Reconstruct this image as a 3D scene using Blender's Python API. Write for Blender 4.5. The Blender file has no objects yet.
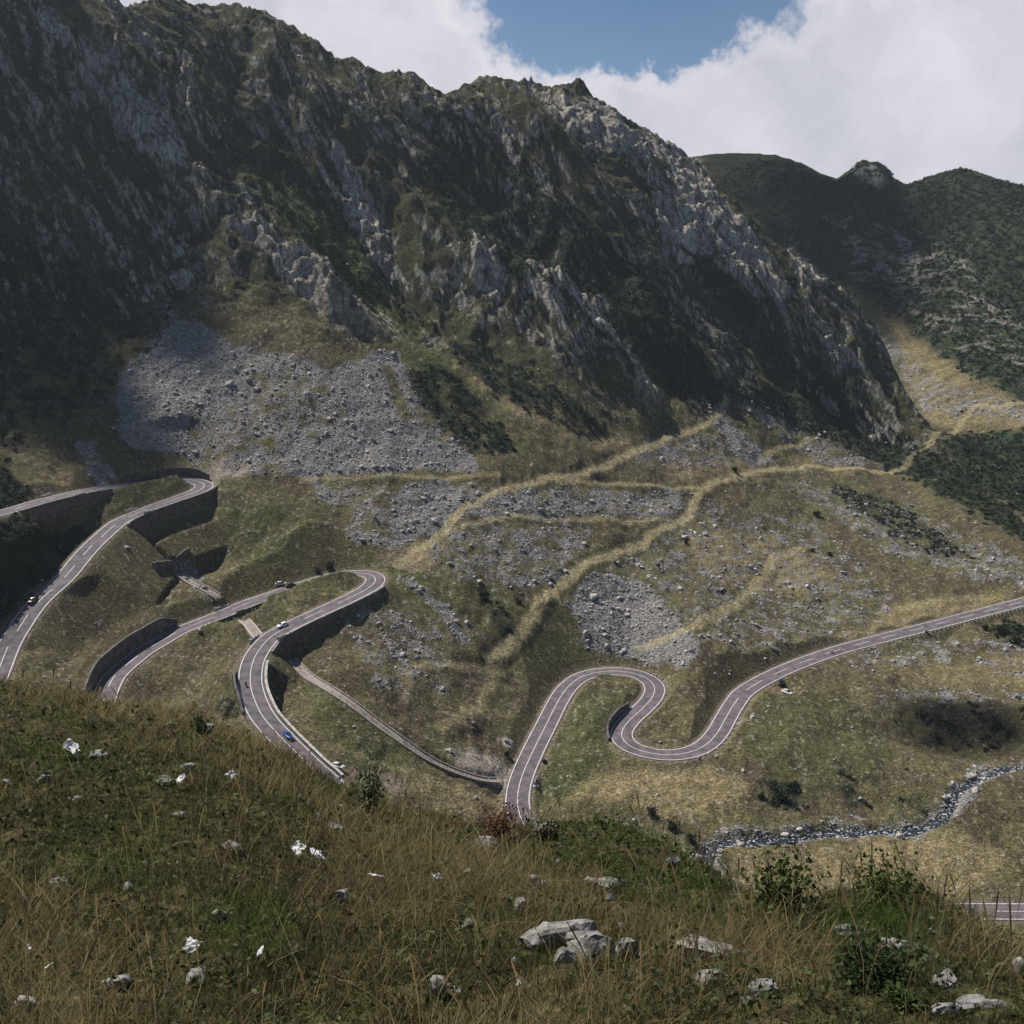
import bpy, math, time
import numpy as np
T0 = time.time()
rng = np.random.default_rng(7)
sc = bpy.context.scene
C = sc.collection
R = math.radians

# ------------------------------------------------------------------ camera
F = 1098.0; PITCH = R(14.0)
cam = bpy.data.objects.new('camera', bpy.data.cameras.new('camera')); C.objects.link(cam)
cam.data.sensor_width = 36.0; cam.data.lens = 36.0 * F / 1024.0
cam.location = (0, 0, 0); cam.rotation_euler = (R(90) - PITCH, 0, 0)
cam.data.clip_start = 0.1; cam.data.clip_end = 20000
sc.camera = cam

# ------------------------------------------------------------------ sun + sky
SUN_EL, SUN_AZ = R(52), R(-52)          # azimuth measured from +Y (view direction) towards +X
sd = bpy.data.lights.new('sun', 'SUN'); sd.energy = 5.0; sd.angle = R(0.5); sd.color = (1.0, 0.93, 0.83)
sun = bpy.data.objects.new('sun', sd); C.objects.link(sun)
sun.rotation_euler = (-(R(90) - SUN_EL), 0, -SUN_AZ)     # lamp's -Z points away from the sun
sc.view_settings.view_transform = 'Standard'; sc.view_settings.look = 'None'
sc.view_settings.gamma = 1.0; sc.view_settings.exposure = 0.26

w = bpy.data.worlds.new('World'); sc.world = w; w.use_nodes = True
nt = w.node_tree; nt.nodes.clear()
N = nt.nodes.new; L = nt.links.new
out = N('ShaderNodeOutputWorld'); bg = N('ShaderNodeBackground'); L(bg.outputs[0], out.inputs[0])
bg.inputs['Strength'].default_value = 0.043
sky = N('ShaderNodeTexSky'); sky.sky_type = 'NISHITA'; sky.sun_disc = False
sky.sun_elevation = SUN_EL; sky.sun_rotation = SUN_AZ; sky.altitude = 1500; sky.dust_density = 0.6
tc = N('ShaderNodeTexCoord')
def vmath(op, a, b=None):
    n = N('ShaderNodeVectorMath'); n.operation = op
    L(a, n.inputs[0])
    if b is not None:
        if isinstance(b, tuple): n.inputs[1].default_value = b
        else: L(b, n.inputs[1])
    return n
def wm(op, a, b=None, c=None):
    n = N('ShaderNodeMath'); n.operation = op
    for i, q in enumerate((a, b, c)):
        if q is None: continue
        if isinstance(q, (int, float)): n.inputs[i].default_value = q
        else: L(q, n.inputs[i])
    return n.outputs[0]
def wnoise(scale, detail, rough, vec=None):
    n = N('ShaderNodeTexNoise'); n.inputs['Scale'].default_value = scale
    n.inputs['Detail'].default_value = detail; n.inputs['Roughness'].default_value = rough
    L(vec if vec is not None else tc.outputs['Generated'], n.inputs['Vector']); return n
def wramp(f, stops):
    n = N('ShaderNodeValToRGB'); el = n.color_ramp.elements
    while len(el) < len(stops): el.new(0.5)
    for e, (p, c) in zip(el, stops): e.position = p; e.color = (*c, 1)
    L(f, n.inputs[0]); return n.outputs[0]
def pdir(u, v):
    x = (u - 512) / F; y = (512 - v) / F
    d = np.array([x, math.cos(PITCH) + y * math.sin(PITCH), -math.sin(PITCH) + y * math.cos(PITCH)])
    return d / np.linalg.norm(d)
gd = pdir(640, -12)                       # direction of the blue gap in the clouds
right = np.cross(gd, [0, 0, 1]); right /= np.linalg.norm(right); up_ = np.cross(right, gd)
warp = wnoise(8.0, 9, 0.66)
wv = vmath('SUBTRACT', warp.outputs['Color'], (0.5, 0.5, 0.5))
wsc = vmath('SCALE', wv.outputs[0]); wsc.inputs['Scale'].default_value = 0.15
wp = vmath('ADD', tc.outputs['Generated'], wsc.outputs[0])
dx = vmath('DOT_PRODUCT', wp.outputs[0], tuple(right)).outputs['Value']
dy = vmath('DOT_PRODUCT', wp.outputs[0], tuple(up_)).outputs['Value']
ax = wm('DIVIDE', dx, 0.172); ay = wm('DIVIDE', dy, 0.084)
gap = wm('SQRT', wm('ADD', wm('MULTIPLY', ax, ax), wm('MULTIPLY', ay, ay)))
mask = wramp(gap, [(0.0, (0, 0, 0)), (0.74, (.03, .03, .03)), (0.82, (.8, .8, .8)), (0.9, (1, 1, 1))])
# broken cloud elsewhere overhead, so that the ground still sees blue sky above
sep = N('ShaderNodeSeparateXYZ'); L(tc.outputs['Generated'], sep.inputs[0])
ov = wnoise(2.2, 6, 0.6)
high = wm('MULTIPLY', wm('SUBTRACT', sep.outputs['Z'], 0.30), 6.0)
hi = wm('MINIMUM', wm('MAXIMUM', high, 0.0), 1.0)
brk = wramp(ov.outputs['Fac'], [(0.5, (0, 0, 0)), (0.68, (.5, .5, .5))])
keep = wm('SUBTRACT', 1.0, wm('MULTIPLY', hi, wm('SUBTRACT', 1.0, brk)))
front = wm('MINIMUM', wm('MAXIMUM', wm('MULTIPLY', wm('ADD', sep.outputs['Y'], wm('MULTIPLY', wm('SUBTRACT', ov.outputs['Fac'], .5), 1.2)), 3.0), 0.0), 1.0)
cm = wm('MULTIPLY', wm('MULTIPLY', mask, keep), front)
cn = wnoise(4.6, 10, 0.60, wp.outputs[0])
ccol = wramp(cn.outputs['Fac'], [(0.30, (7.6, 7.9, 9.4)), (0.47, (10.6, 10.7, 12.0)), (0.64, (13.8, 13.5, 14.6))])
edge = wramp(gap, [(0.85, (1.25, 1.22, 1.18)), (1.0, (1.12, 1.11, 1.10))])
mulc = N('ShaderNodeMix'); mulc.data_type = 'RGBA'; mulc.blend_type = 'MULTIPLY'; mulc.inputs[0].default_value = 1
L(ccol, mulc.inputs[6]); L(edge, mulc.inputs[7])
skm = N('ShaderNodeMix'); skm.data_type = 'RGBA'; skm.blend_type = 'MULTIPLY'; skm.inputs[0].default_value = 1
L(sky.outputs[0], skm.inputs[6]); skm.inputs[7].default_value = (0.80, 1.03, 1.25, 1)
mx = N('ShaderNodeMix'); mx.data_type = 'RGBA'; L(cm, mx.inputs[0]); L(skm.outputs[2], mx.inputs[6]); L(mulc.outputs[2], mx.inputs[7])
L(mx.outputs[2], bg.inputs['Color'])

# ------------------------------------------------------------------ numeric helpers
def hsh(ix, iy, s):
    h = (ix.astype(np.int64) * 374761393 + iy.astype(np.int64) * 668265263 + s * 974711 + 1442695) & 0xffffffff
    h = ((h ^ (h >> 13)) * 1274126177) & 0xffffffff
    h = ((h ^ (h >> 16)) * 2246822519) & 0xffffffff
    return h ^ (h >> 15)
_G = np.stack([np.cos(np.arange(64) * np.pi / 32), np.sin(np.arange(64) * np.pi / 32)], 1).astype(np.float32)
def gnoise(x, y, s=0):
    """gradient noise, about -1..1"""
    x = np.asarray(x, np.float32); y = np.asarray(y, np.float32)
    xi = np.floor(x); yi = np.floor(y); fx = x - xi; fy = y - yi
    xi = xi.astype(np.int64); yi = yi.astype(np.int64)
    def g(a, b):
        v = _G[(hsh(xi + a, yi + b, s) & 63)]
        return v[..., 0] * (fx - a) + v[..., 1] * (fy - b)
    ux = fx * fx * fx * (fx * (fx * 6 - 15) + 10); uy = fy * fy * fy * (fy * (fy * 6 - 15) + 10)
    a = g(0, 0); b = g(1, 0); c = g(0, 1); d = g(1, 1)
    return 1.5 * ((a + (b - a) * ux) * (1 - uy) + (c + (d - c) * ux) * uy)
def fbm(x, y, s=0, o=4, rough=.5):
    t = 0; a = 1; n = 0
    for i in range(o):
        t = t + a * gnoise(x * 2 ** i + 17.3 * i, y * 2 ** i - 9.1 * i, s + i); n += a; a *= rough
    return t / n
def ridged(a, b, s): return 1 - 2 * np.abs(gnoise(a, b, s))
def sstep(a, b, x):
    t = np.clip((x - a) / (b - a), 0, 1); return t * t * (3 - 2 * t)

def az_tan(u, v):
    x = (u - 512) / F; y = (512 - v) / F
    dx_, dy_, dz_ = x, math.cos(PITCH) + y * math.sin(PITCH), -math.sin(PITCH) + y * math.cos(PITCH)
    return math.atan2(dx_, dy_), dz_ / math.hypot(dx_, dy_)
def project(x, y, z):
    yc = y * math.cos(PITCH) - z * math.sin(PITCH)          # forward
    zc = y * math.sin(PITCH) + z * math.cos(PITCH)          # up
    yc = np.maximum(yc, 1e-3)
    return 512 + F * x / yc, 512 - F * zc / yc

# ------------------------------------------------------------------ polar grid
def seg(a, b, step): return np.arange(a, b, step)
deg = np.pi / 180
AZ = np.concatenate([seg(-80, -32, 1.0), seg(-32, 32, 0.052), seg(32, 80.1, 1.0)]) * deg
RR = np.concatenate([np.geomspace(0.5, 4, 24)[:-1], np.geomspace(4, 32, 250)[:-1], np.geomspace(32, 235, 60)[:-1],
                     seg(235, 470, 0.62), seg(470, 840, 0.66), seg(840, 1250, 1.6), np.geomspace(1250, 2600, 20)])
NA, NR = len(AZ), len(RR)
A2, R2 = np.meshgrid(AZ, RR)                                # [row r, col az]
X = (R2 * np.sin(A2)).astype(np.float32); Y = (R2 * np.cos(A2)).astype(np.float32)

# crest of the near hillside (image row of the ground there)
CREST = [(-120, 690, 27), (0, 697, 26), (60, 704, 25), (110, 716, 24.5), (200, 729, 23), (260, 757, 21.5), (330, 803, 20), (400, 828, 19),
         (470, 842, 18.5), (540, 838, 18), (600, 838, 17), (650, 862, 16), (700, 880, 15), (760, 934, 14), (800, 944, 13.6),
         (860, 916, 13.6), (900, 912, 13.6), (950, 944, 13.2), (1024, 984, 12.4), (1140, 1020, 11.5)]
lines = []
def interp_line(pts, smooth):
    a = np.array([p[0] for p in pts]); o = np.argsort(a); a = a[o]
    r = np.array([p[1] for p in pts])[o]; z = np.array([p[2] for p in pts])[o]
    fine = np.linspace(-82 * deg, 82 * deg, 6561)
    rr, zz = np.interp(fine, a, r), np.interp(fine, a, z)
    k = int(smooth / (fine[1] - fine[0])) | 1
    if k > 1:
        ker = np.hanning(k + 2)[1:-1]; ker /= ker.sum()
        p_ = k // 2
        rr = np.convolve(np.pad(rr, p_, 'edge'), ker, 'valid'); zz = np.convolve(np.pad(zz, p_, 'edge'), ker, 'valid')
    return fine, rr, zz
def add_line(items, mode, smooth=1.6):
    """mode 'r': (u,v,r); 'z': (u,v,z); 's': (u,v,slope from previous line); 'rz': (u,r,z)"""
    pts = []
    for it in items:
        if mode == 'rz':
            a, _ = az_tan(it[0], 300); pts.append((a, it[1], it[2])); continue
        u, v, q = it; a, t = az_tan(u, v)
        if mode == 'r': pts.append((a, q, q * t))
        elif mode == 'z': pts.append((a, q / t, q))
        else:
            fr, r0, z0 = lines[-1]; r0 = np.interp(a, fr, r0); z0 = np.interp(a, fr, z0)
            r = (q * r0 - z0) / (q - t); pts.append((a, r, r * t))
    lines.append(interp_line(pts, smooth * deg))
lines.append((np.linspace(-82 * deg, 82 * deg, 6561), np.full(6561, 0.3), np.full(6561, -1.75)))
add_line([(-120, 1024, 4.7), (512, 1024, 4.6), (1140, 1024, 4.5)], 'r')
add_line(CREST, 'r', 1.2)
fr, r0, z0 = lines[-1]
lines.append((fr, r0 + 16, z0 - 18))
add_line([(u, v + 42, 236 if u < 700 else 226) for u, v, r in CREST], 'r')
add_line([(-120, 735, -129), (0, 692, -126), (105, 700, -137), (200, 705, -138), (245, 720, -138), (300, 762, -142), (330, 790, -144.5), (400, 812, -153),
          (470, 827, -162), (510, 822, -166), (560, 832, -166.5), (640, 852, -168), (700, 872, -171), (780, 902, -174), (880, 915, -175.5),
          (1024, 912, -176), (1140, 910, -176)], 'z')
add_line([(-120, 600, -112), (0, 600, -115), (38, 602, -116), (105, 635, -129), (161, 641, -134), (250, 640, -131), (300, 626, -128), (380, 600, -126),
          (450, 650, -140), (500, 680, -150), (560, 700, -157.5), (620, 735, -160.3), (700, 748, -160), (760, 760, -161), (850, 775, -164.5),
          (940, 795, -166.5), (1024, 775, -165), (1140, 760, -164)], 'z')
add_line([(-120, 515, -90), (0, 512, -92), (80, 494, -95), (210, 484, -97), (300, 520, -107), (380, 560, -118.5), (450, 590, -128), (560, 620, -140),
          (630, 655, -151.5), (700, 650, -148), (780, 660, -154), (880, 637, -155), (1024, 600, -153), (1140, 585, -152)], 'z')
add_line([(-120, 440, -76), (0, 440, -78), (100, 440, -81), (215, 440, -83), (300, 478, -96), (400, 476, -98), (480, 475, -100), (560, 485, -107),
          (700, 490, -118), (800, 470, -122), (900, 470, -125), (1024, 540, -140), (1140, 545, -139)], 'z')
add_line([(-120, 400, .6), (0, 395, .62), (110, 370, .6), (190, 318, .58), (260, 335, .58), (330, 362, .58), (400, 365, .55), (480, 400, .5), (560, 430, .5), (640, 436, .45),
          (700, 415, .34), (800, 430, .35), (900, 450, .3), (1024, 510, .12), (1140, 515, .1)], 's')
add_line([(-120, 190, 1.0), (0, 200, 1.0), (110, 190, .97), (215, 200, .9), (300, 210, .8), (400, 230, .74), (560, 260, .72), (650, 300, .7),
          (700, 300, .75), (760, 330, .78), (840, 370, .78), (900, 420, .6), (930, 440, .3), (1024, 495, .2), (1140, 500, .2)], 's')
add_line([(-120, -90, 1.03), (0, -45, 1.03), (80, -20, 1.0), (110, 0, 1.0), (122, 8, 1.0), (150, 6, .98), (172, -3, .97), (200, 8, .94), (230, 12, .86), (262, 18, .86), (285, 26, .84), (300, 38, .83),
          (318, 44, .83), (335, 62, .82), (352, 58, .81), (375, 72, .8), (412, 80, .78), (425, 92, .78), (441, 98, .78), (462, 84, .77), (490, 70, .76), (520, 72, .75), (550, 78, .75), (575, 86, .74),
          (610, 104, .73), (650, 128, .72), (675, 148, .74), (700, 165, .78), (730, 195, .8), (760, 232, .8), (800, 262, .8), (840, 292, .8), (880, 342, .75), (905, 385, .6), (930, 425, .35),
          (1024, 478, .2), (1140, 480, .2)], 's', 0.35)
fr, r0, z0 = lines[-1]
k = sstep(az_tan(880, 300)[0], az_tan(940, 300)[0], fr)
lines.append((fr, r0 + 60 * (1 - k) + 40 * k, z0 - 36 * (1 - k) - 7 * k))
add_line([(-120, 1000, -20), (600, 1000, -30), (700, 960, -60), (840, 880, -104), (900, 810, -112), (930, 780, -116), (1024, 705, -127), (1140, 700, -127)], 'rz')
add_line([(-120, 1120, 10), (600, 1100, 0), (700, 1060, -15), (840, 950, -48), (900, 900, -75), (960, 860, -79), (1024, 820, -92), (1140, 820, -88)], 'rz')
add_line([(-120, 60, 0), (600, 200, 0), (690, 166, 0), (720, 162, 0), (775, 160, 0), (800, 168, 0), (842, 182, 0), (852, 170, 0), (868, 166, 0), (882, 170, 0), (895, 186, 0), (905, 192, 0),
          (925, 186, 0), (960, 177, 0), (990, 186, 0), (1024, 196, 0), (1140, 225, 0)], 'r', 0.3)
fr, r0, z0 = lines[-1]                                       # put the far ridge at 1180..1080 m
vv = [(-120, 60), (600, 200), (690, 166), (720, 162), (775, 160), (800, 168), (836, 184), (848, 177), (856, 169), (863, 166), (870, 168), (878, 167), (886, 172), (895, 187), (905, 192),
      (925, 186), (960, 177), (990, 186), (1024, 196), (1140, 225)]
pts = []
for u, v in vv:
    a, t = az_tan(u, v); rr_ = 1200 - 0.12 * (max(u, 600) - 600)
    pts.append((a, rr_, rr_ * t if u >= 690 else 55))
lines[-1] = interp_line(pts, 0.08 * deg)
fr, r0, z0 = lines[-1]
lines.append((fr, r0 + 250, z0 - 130))
lines.append((fr, np.full_like(r0, 5000.0), np.full_like(r0, -260.0)))

KR = np.array([np.interp(AZ, l[0], l[1]) for l in lines]); KZ = np.array([np.interp(AZ, l[0], l[2]) for l in lines])
for i in range(1, len(KR)): KR[i] = np.maximum(KR[i], KR[i - 1] + 1.0)
def pchip(xk, yk, x):
    h = np.diff(xk); d = np.diff(yk) / h; m = np.zeros_like(yk)
    w1 = 2 * h[1:] + h[:-1]; w2 = h[1:] + 2 * h[:-1]
    ok = d[:-1] * d[1:] > 0
    with np.errstate(divide='ignore', invalid='ignore'):
        hm = (w1 + w2) / (w1 / d[:-1] + w2 / d[1:])
    m[1:-1] = np.where(ok, hm, 0); m[0] = d[0]; m[-1] = d[-1]
    i = np.clip(np.searchsorted(xk, x) - 1, 0, len(xk) - 2)
    t = (x - xk[i]) / h[i]
    return ((2 * t ** 3 - 3 * t ** 2 + 1) * yk[i] + (t ** 3 - 2 * t ** 2 + t) * h[i] * m[i]
            + (-2 * t ** 3 + 3 * t ** 2) * yk[i + 1] + (t ** 3 - t ** 2) * h[i] * m[i + 1])
Z = np.empty((NR, NA), np.float32)
for j in range(NA): Z[:, j] = pchip(KR[:, j], KZ[:, j], RR)
def between(i0, i1):                                         # 0 at line i0, 1 at line i1
    return np.clip((R2 - KR[i0][None]) / (KR[i1] - KR[i0])[None], 0, 1)
I_CREST, I_FIRST, I_MID, I_ROAD, I_PATH, I_BASE, I_UP, I_RIDGE, I_BACK, I_F0, I_F1, I_F2 = 2, 5, 6, 7, 8, 9, 10, 11, 12, 13, 14, 15

# ------------------------------------------------------------------ land-cover maps (the scrub map also holds painted shade) traced from the photograph (0..1, 512 px)
MS = 512
gy, gx = np.mgrid[0:MS, 0:MS].astype(np.float32); gx = gx * 2 + 1; gy = gy * 2 + 1
def poly_mask(pts):
    ins = np.zeros((MS, MS), bool); n = len(pts)
    for i in range(n):
        x1, y1 = pts[i]; x2, y2 = pts[(i + 1) % n]
        if y1 == y2: continue
        c = ((y1 > gy) != (y2 > gy)) & (gx < (x2 - x1) * (gy - y1) / (y2 - y1) + x1)
        ins ^= c
    return ins.astype(np.float32)
def blur(m, px):
    k = max(1, int(px / 2)) | 1
    ker = np.hanning(k + 2)[1:-1]; ker /= ker.sum()
    p_ = k // 2
    m = np.pad(m, p_, 'edge')
    m = sum(ker[i] * m[:, i:i + MS] for i in range(k)) if k > 1 else m
    return sum(ker[i] * m[i:i + MS, :] for i in range(k)) if k > 1 else m
def cover(items):
    m = np.zeros((MS, MS), np.float32)
    for val, feather, pts in items: m = np.maximum(m, val * blur(poly_mask(pts), feather))
    return m
M_SCREE = cover([
    (1.0, 14, [(118, 385), (128, 362), (150, 340), (185, 314), (205, 325), (235, 345), (280, 352), (330, 368), (352, 362), (372, 352), (400, 355), (420, 400), (462, 440), (482, 470), (300, 478), (235, 470), (190, 462), (120, 440)]),
    (.9, 16, [(305, 482), (478, 482), (446, 530), (400, 552), (350, 540), (330, 505)]),
    (.7, 14, [(470, 488), (690, 490), (680, 515), (470, 522)]),
    (.55, 18, [(450, 525), (600, 522), (560, 585), (500, 590), (420, 560)]),
    (1.0, 12, [(566, 600), (590, 575), (640, 580), (672, 610), (706, 650), (690, 668), (640, 662), (585, 648)]),
    (.40, 26, [(560, 600), (700, 500), (820, 520), (900, 600), (860, 640), (760, 655), (700, 640)]),
    (.5, 18, [(735, 490), (790, 490), (900, 560), (1024, 592), (1024, 560), (900, 500), (800, 480)]),
    (.5, 14, [(850, 700), (900, 690), (1024, 690), (1024, 705), (900, 705)]),
    (.8, 8, [(690, 395), (706, 395), (778, 466), (750, 470)]),
    (.5, 12, [(735, 380), (900, 470), (820, 470), (740, 410)]),
    (.5, 14, [(640, 440), (715, 430), (740, 470), (620, 470)]),
    (.7, 10, [(400, 580), (410, 575), (485, 640), (470, 650)]),
    (.6, 12, [(690, 820), (730, 840), (960, 815), (1000, 765), (980, 760), (930, 815), (720, 825)]),
    (.38, 18, [(840, 640), (940, 640), (1024, 630), (1024, 680), (960, 660), (850, 680)]),
    (.7, 8, [(75, 440), (95, 440), (118, 482), (95, 484)]),
    (.8, 8, [(170, 560), (185, 558), (222, 600), (208, 606)]),
    (.5, 14, [(860, 320), (960, 390), (1024, 400), (1024, 425), (920, 415)]),
    (.45, 14, [(330, 600), (440, 620), (460, 700), (380, 690)]),
    (.6, 8, [(160, 285), (185, 320), (160, 330), (140, 280)]),
])
M_JUN_SHADE = cover([  # dwarf pine scrub, plus a few patches that paint shade dark
    (.95, 22, [(440, 108), (500, 125), (560, 190), (640, 265), (690, 330), (725, 400), (700, 420), (668, 380), (610, 340), (540, 300), (470, 250), (420, 180)]),
    (.8, 16, [(480, 345), (560, 390), (620, 440), (590, 440), (500, 400), (440, 340)]),
    (.9, 18, [(700, 385), (740, 380), (830, 395), (900, 430), (980, 480), (1024, 525), (1024, 545), (960, 505), (880, 465), (800, 430)]),
    (.9, 20, [(925, 436), (1034, 430), (1034, 525), (960, 480)]),
    (.72, 34, [(700, 140), (780, 130), (840, 150), (905, 160), (960, 140), (1040, 160), (1040, 410), (960, 372), (900, 322), (860, 300), (800, 260), (740, 210)]),
    (.7, 12, [(820, 480), (900, 500), (980, 560), (930, 555), (850, 510)]),
    (.75, 12, [(400, 372), (440, 362), (500, 420), (520, 455), (470, 455), (430, 420)]),
    (.45, 26, [(892, 708), (960, 700), (1040, 705), (1040, 750), (960, 755), (905, 750)]),  # relief shade on the lower right bank, painted in scrub colour
    (.40, 26, [(820, 762), (900, 770), (940, 795), (930, 825), (850, 815)]),  # relief shade above the stream, painted in scrub colour
    (.8, 7, [(985, 622), (1010, 618), (1030, 625), (1030, 645), (1000, 640)]),
    (.9, 16, [(0, 465), (45, 500), (110, 545), (60, 570), (20, 620), (0, 640)]),  # cast shadow at the left edge, painted as dark scrub
    (.7, 20, [(200, 120), (300, 130), (380, 250), (420, 330), (350, 300), (270, 200)]),
    (.55, 30, [(0, 230), (90, 260), (190, 300), (110, 400), (0, 470)]),  # left mountain rock in shade, darkened with scrub colour
    (.8, 10, [(765, 780), (800, 775), (800, 805), (770, 808)]),
    (.7, 10, [(480, 580), (510, 610), (520, 645), (500, 640), (478, 600)]),
    (.8, 14, [(660, 190), (740, 260), (800, 340), (880, 420), (840, 420), (760, 350), (700, 280)]),
])
M_GREEN = cover([
    (.8, 16, [(240, 160), (300, 185), (350, 240), (400, 320), (380, 330), (320, 270), (262, 200)]),
    (.7, 16, [(230, 500), (330, 500), (300, 560), (220, 560)]),
    (.8, 14, [(110, 480), (200, 482), (180, 500), (115, 515)]),
    (.7, 20, [(290, 660), (450, 770), (430, 790), (330, 740)]),
    (.6, 20, [(580, 690), (650, 690), (600, 790), (540, 800), (550, 730)]),
    (.5, 20, [(760, 680), (860, 700), (900, 760), (800, 800), (740, 740)]),
    (.6, 12, [(380, 560), (420, 550), (430, 580), (400, 585)]),
    (.8, 12, [(360, 300), (420, 330), (520, 420), (470, 400), (400, 360)]),
    (.7, 12, [(690, 180), (730, 240), (720, 260), (680, 230)]),
    (.5, 16, [(840, 200), (900, 230), (980, 300), (930, 320), (870, 260)]),
])
M_DRY = cover([
    (1.0, 12, [(830, 640), (900, 605), (1024, 590), (1024, 600), (930, 620), (860, 640)]),
    (.9, 18, [(600, 770), (700, 765), (760, 790), (700, 815), (560, 800)]),
    (1.0, 16, [(730, 850), (960, 830), (1010, 860), (960, 900), (760, 905)]),
    (.9, 10, [(390, 560), (430, 540), (450, 530), (430, 565)]),
    (.8, 16, [(680, 520), (780, 540), (860, 590), (760, 600), (690, 560)]),
    (.8, 18, [(880, 300), (905, 330), (990, 385), (1024, 395), (1024, 430), (930, 425), (900, 370)]),
    (.9, 12, [(440, 360), (470, 370), (640, 445), (600, 450), (520, 420)]),
    (.7, 20, [(400, 760), (500, 790), (500, 820), (420, 810)]),
    (.7, 14, [(60, 468), (90, 466), (95, 480), (50, 485)]),
    (.6, 20, [(600, 450), (700, 440), (860, 470), (700, 485)]),
    (.6, 14, [(900, 660), (1024, 650), (1024, 690), (900, 690)]),
])
M_ROCK = cover([
    (1.0, 8, [(575, 285), (598, 282), (615, 320), (622, 350), (600, 345), (568, 318)]),
    (.9, 8, [(470, 240), (490, 250), (500, 300), (480, 290)]),
    (.9, 8, [(520, 262), (560, 290), (585, 300), (570, 320), (530, 290)]),
    (.9, 8, [(655, 190), (700, 220), (735, 260), (690, 250), (660, 225)]),
    (.8, 12, [(655, 125), (700, 165), (750, 240), (790, 300), (740, 290), (680, 200)]),
    (.8, 8, [(640, 375), (665, 385), (662, 430), (640, 410)]),
    (.8, 10, [(330, 130), (370, 190), (400, 250), (370, 230), (340, 180)]),
    (.8, 10, [(230, 190), (280, 240), (350, 300), (400, 350), (350, 340), (280, 280)]),
    (.9, 6, [(350, 285), (405, 330), (400, 345), (345, 300)]),
    (.8, 6, [(890, 225), (910, 240), (925, 270), (905, 262)]),
    (.7, 6, [(848, 240), (870, 255), (868, 268), (850, 255)]),
    (.42, 20, [(820, 205), (930, 225), (1030, 330), (1030, 385), (930, 335), (850, 290)]),
    (.95, 5, [(848, 172), (868, 165), (892, 186), (880, 190), (862, 182)]),
    (.7, 8, [(780, 240), (810, 260), (830, 300), (800, 290)]),
    (.6, 14, [(540, 80), (650, 130), (690, 165), (640, 160), (560, 110)]),
    (.7, 8, [(55, 20), (80, 60), (110, 100), (90, 90)]),
    (.6, 10, [(30, 10), (60, 20), (160, 120), (210, 200), (130, 130)]),
])
M_VEG = cover([(.42, 20, [(240, 360), (330, 375), (345, 420), (300, 440), (250, 410)]), (.4, 20, [(180, 420), (240, 400), (300, 470), (200, 468)]), (.8, 8, [(378, 362), (392, 365), (412, 420), (404, 424)]),
    (.5, 14, [(420, 400), (470, 440), (440, 450), (405, 420)]), (.45, 18, [(330, 480), (400, 482), (395, 540), (340, 530)])])
M_SCREE = np.clip(M_SCREE - M_VEG, 0, 1)
def sample(m, u, v):
    x = np.clip(u / 2 - .5, 0, MS - 1.001); y = np.clip(v / 2 - .5, 0, MS - 1.001)
    i = x.astype(int); j = y.astype(int); fx = x - i; fy = y - j
    return (m[j, i] * (1 - fx) + m[j, i + 1] * fx) * (1 - fy) + (m[j + 1, i] * (1 - fx) + m[j + 1, i + 1] * fx) * fy

# ------------------------------------------------------------------ relief
rows = np.arange(NR)
m_mtn = sstep(0.0, 0.55, between(I_BASE, I_UP)) * (1 - sstep(0.3, 1, between(I_RIDGE, I_F0)))
m_mtn *= 1 - 0.85 * sstep(az_tan(890, 400)[0], az_tan(960, 400)[0], A2)
m_far = sstep(0.0, 0.5, between(I_F0, I_F1)) * (1 - between(I_F2, I_F2 + 1))
m_val = sstep(0, 1, between(I_CREST + 1, I_FIRST)) * (1 - m_mtn) * (1 - m_far)
m_near = 1 - sstep(0, 1, between(I_CREST, I_CREST + 2))
sel = slice(np.searchsorted(RR, 400), np.searchsorted(RR, 1300))
Xs, Ys = X[sel], Y[sel]
wx = Xs + 18 * fbm(Xs / 90, Ys / 90, 3, 3); wy = Ys + 18 * fbm(Xs / 90 + 7, Ys / 90, 5, 3)
t_ = .54 * wx + .84 * wy; w_ = -.84 * wx + .54 * wy
gate = .5
rib = 12 * (ridged(t_ / 95, w_ / 260, 11) - .45) + 8 * (ridged(t_ / 38, w_ / 120, 12) - .45) + 5.5 * (ridged(t_ / 16, w_ / 40, 13) - .45) * (.35 + gate) \
    + 2.0 * (ridged(t_ / 6.5, w_ / 14, 14) - .45) * (.3 + gate) + .8 * ridged(t_ / 2.9, w_ / 6, 15) * (.3 + gate) + .8 * gnoise(t_ / 1.4, w_ / 2.0, 16) * gate
U0, V0 = project(Xs, Ys, Z[sel]); nz0 = 10 * fbm(Xs / 26, Ys / 26, 91, 3)
craggy = fbm(t_ / 22, w_ / 90, 31, 4, .62) + 1.0 * sample(M_ROCK, U0 + nz0, V0 + nz0) - .45 * sample(M_JUN_SHADE, U0 + nz0, V0 + nz0) - .25 * sample(M_GREEN, U0 + nz0, V0 + nz0)
crag = sstep(-.02, .30, craggy)
CRAG = np.zeros((NR, NA), np.float32); CRAG[sel] = craggy
STREAK = np.zeros((NR, NA), np.float32); STREAK[sel] = fbm(t_ / 4.5, w_ / 17, 38, 4, .62)
CRACK = np.zeros((NR, NA), np.float32); CRACK[sel] = np.maximum(sstep(.80, .97, ridged(t_ / 4.2 + .6 * gnoise(t_ / 6, w_ / 6, 3), w_ / 22, 39)), sstep(.86, .98, ridged(t_ / 14, w_ / 5, 40)))
q = t_ / 9 + w_ / 26 + 1.5 * fbm(Xs / 20, Ys / 20, 33, 2)
stepf = (q - np.floor(q)); stepf = sstep(.6, .95, stepf) - stepf
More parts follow.
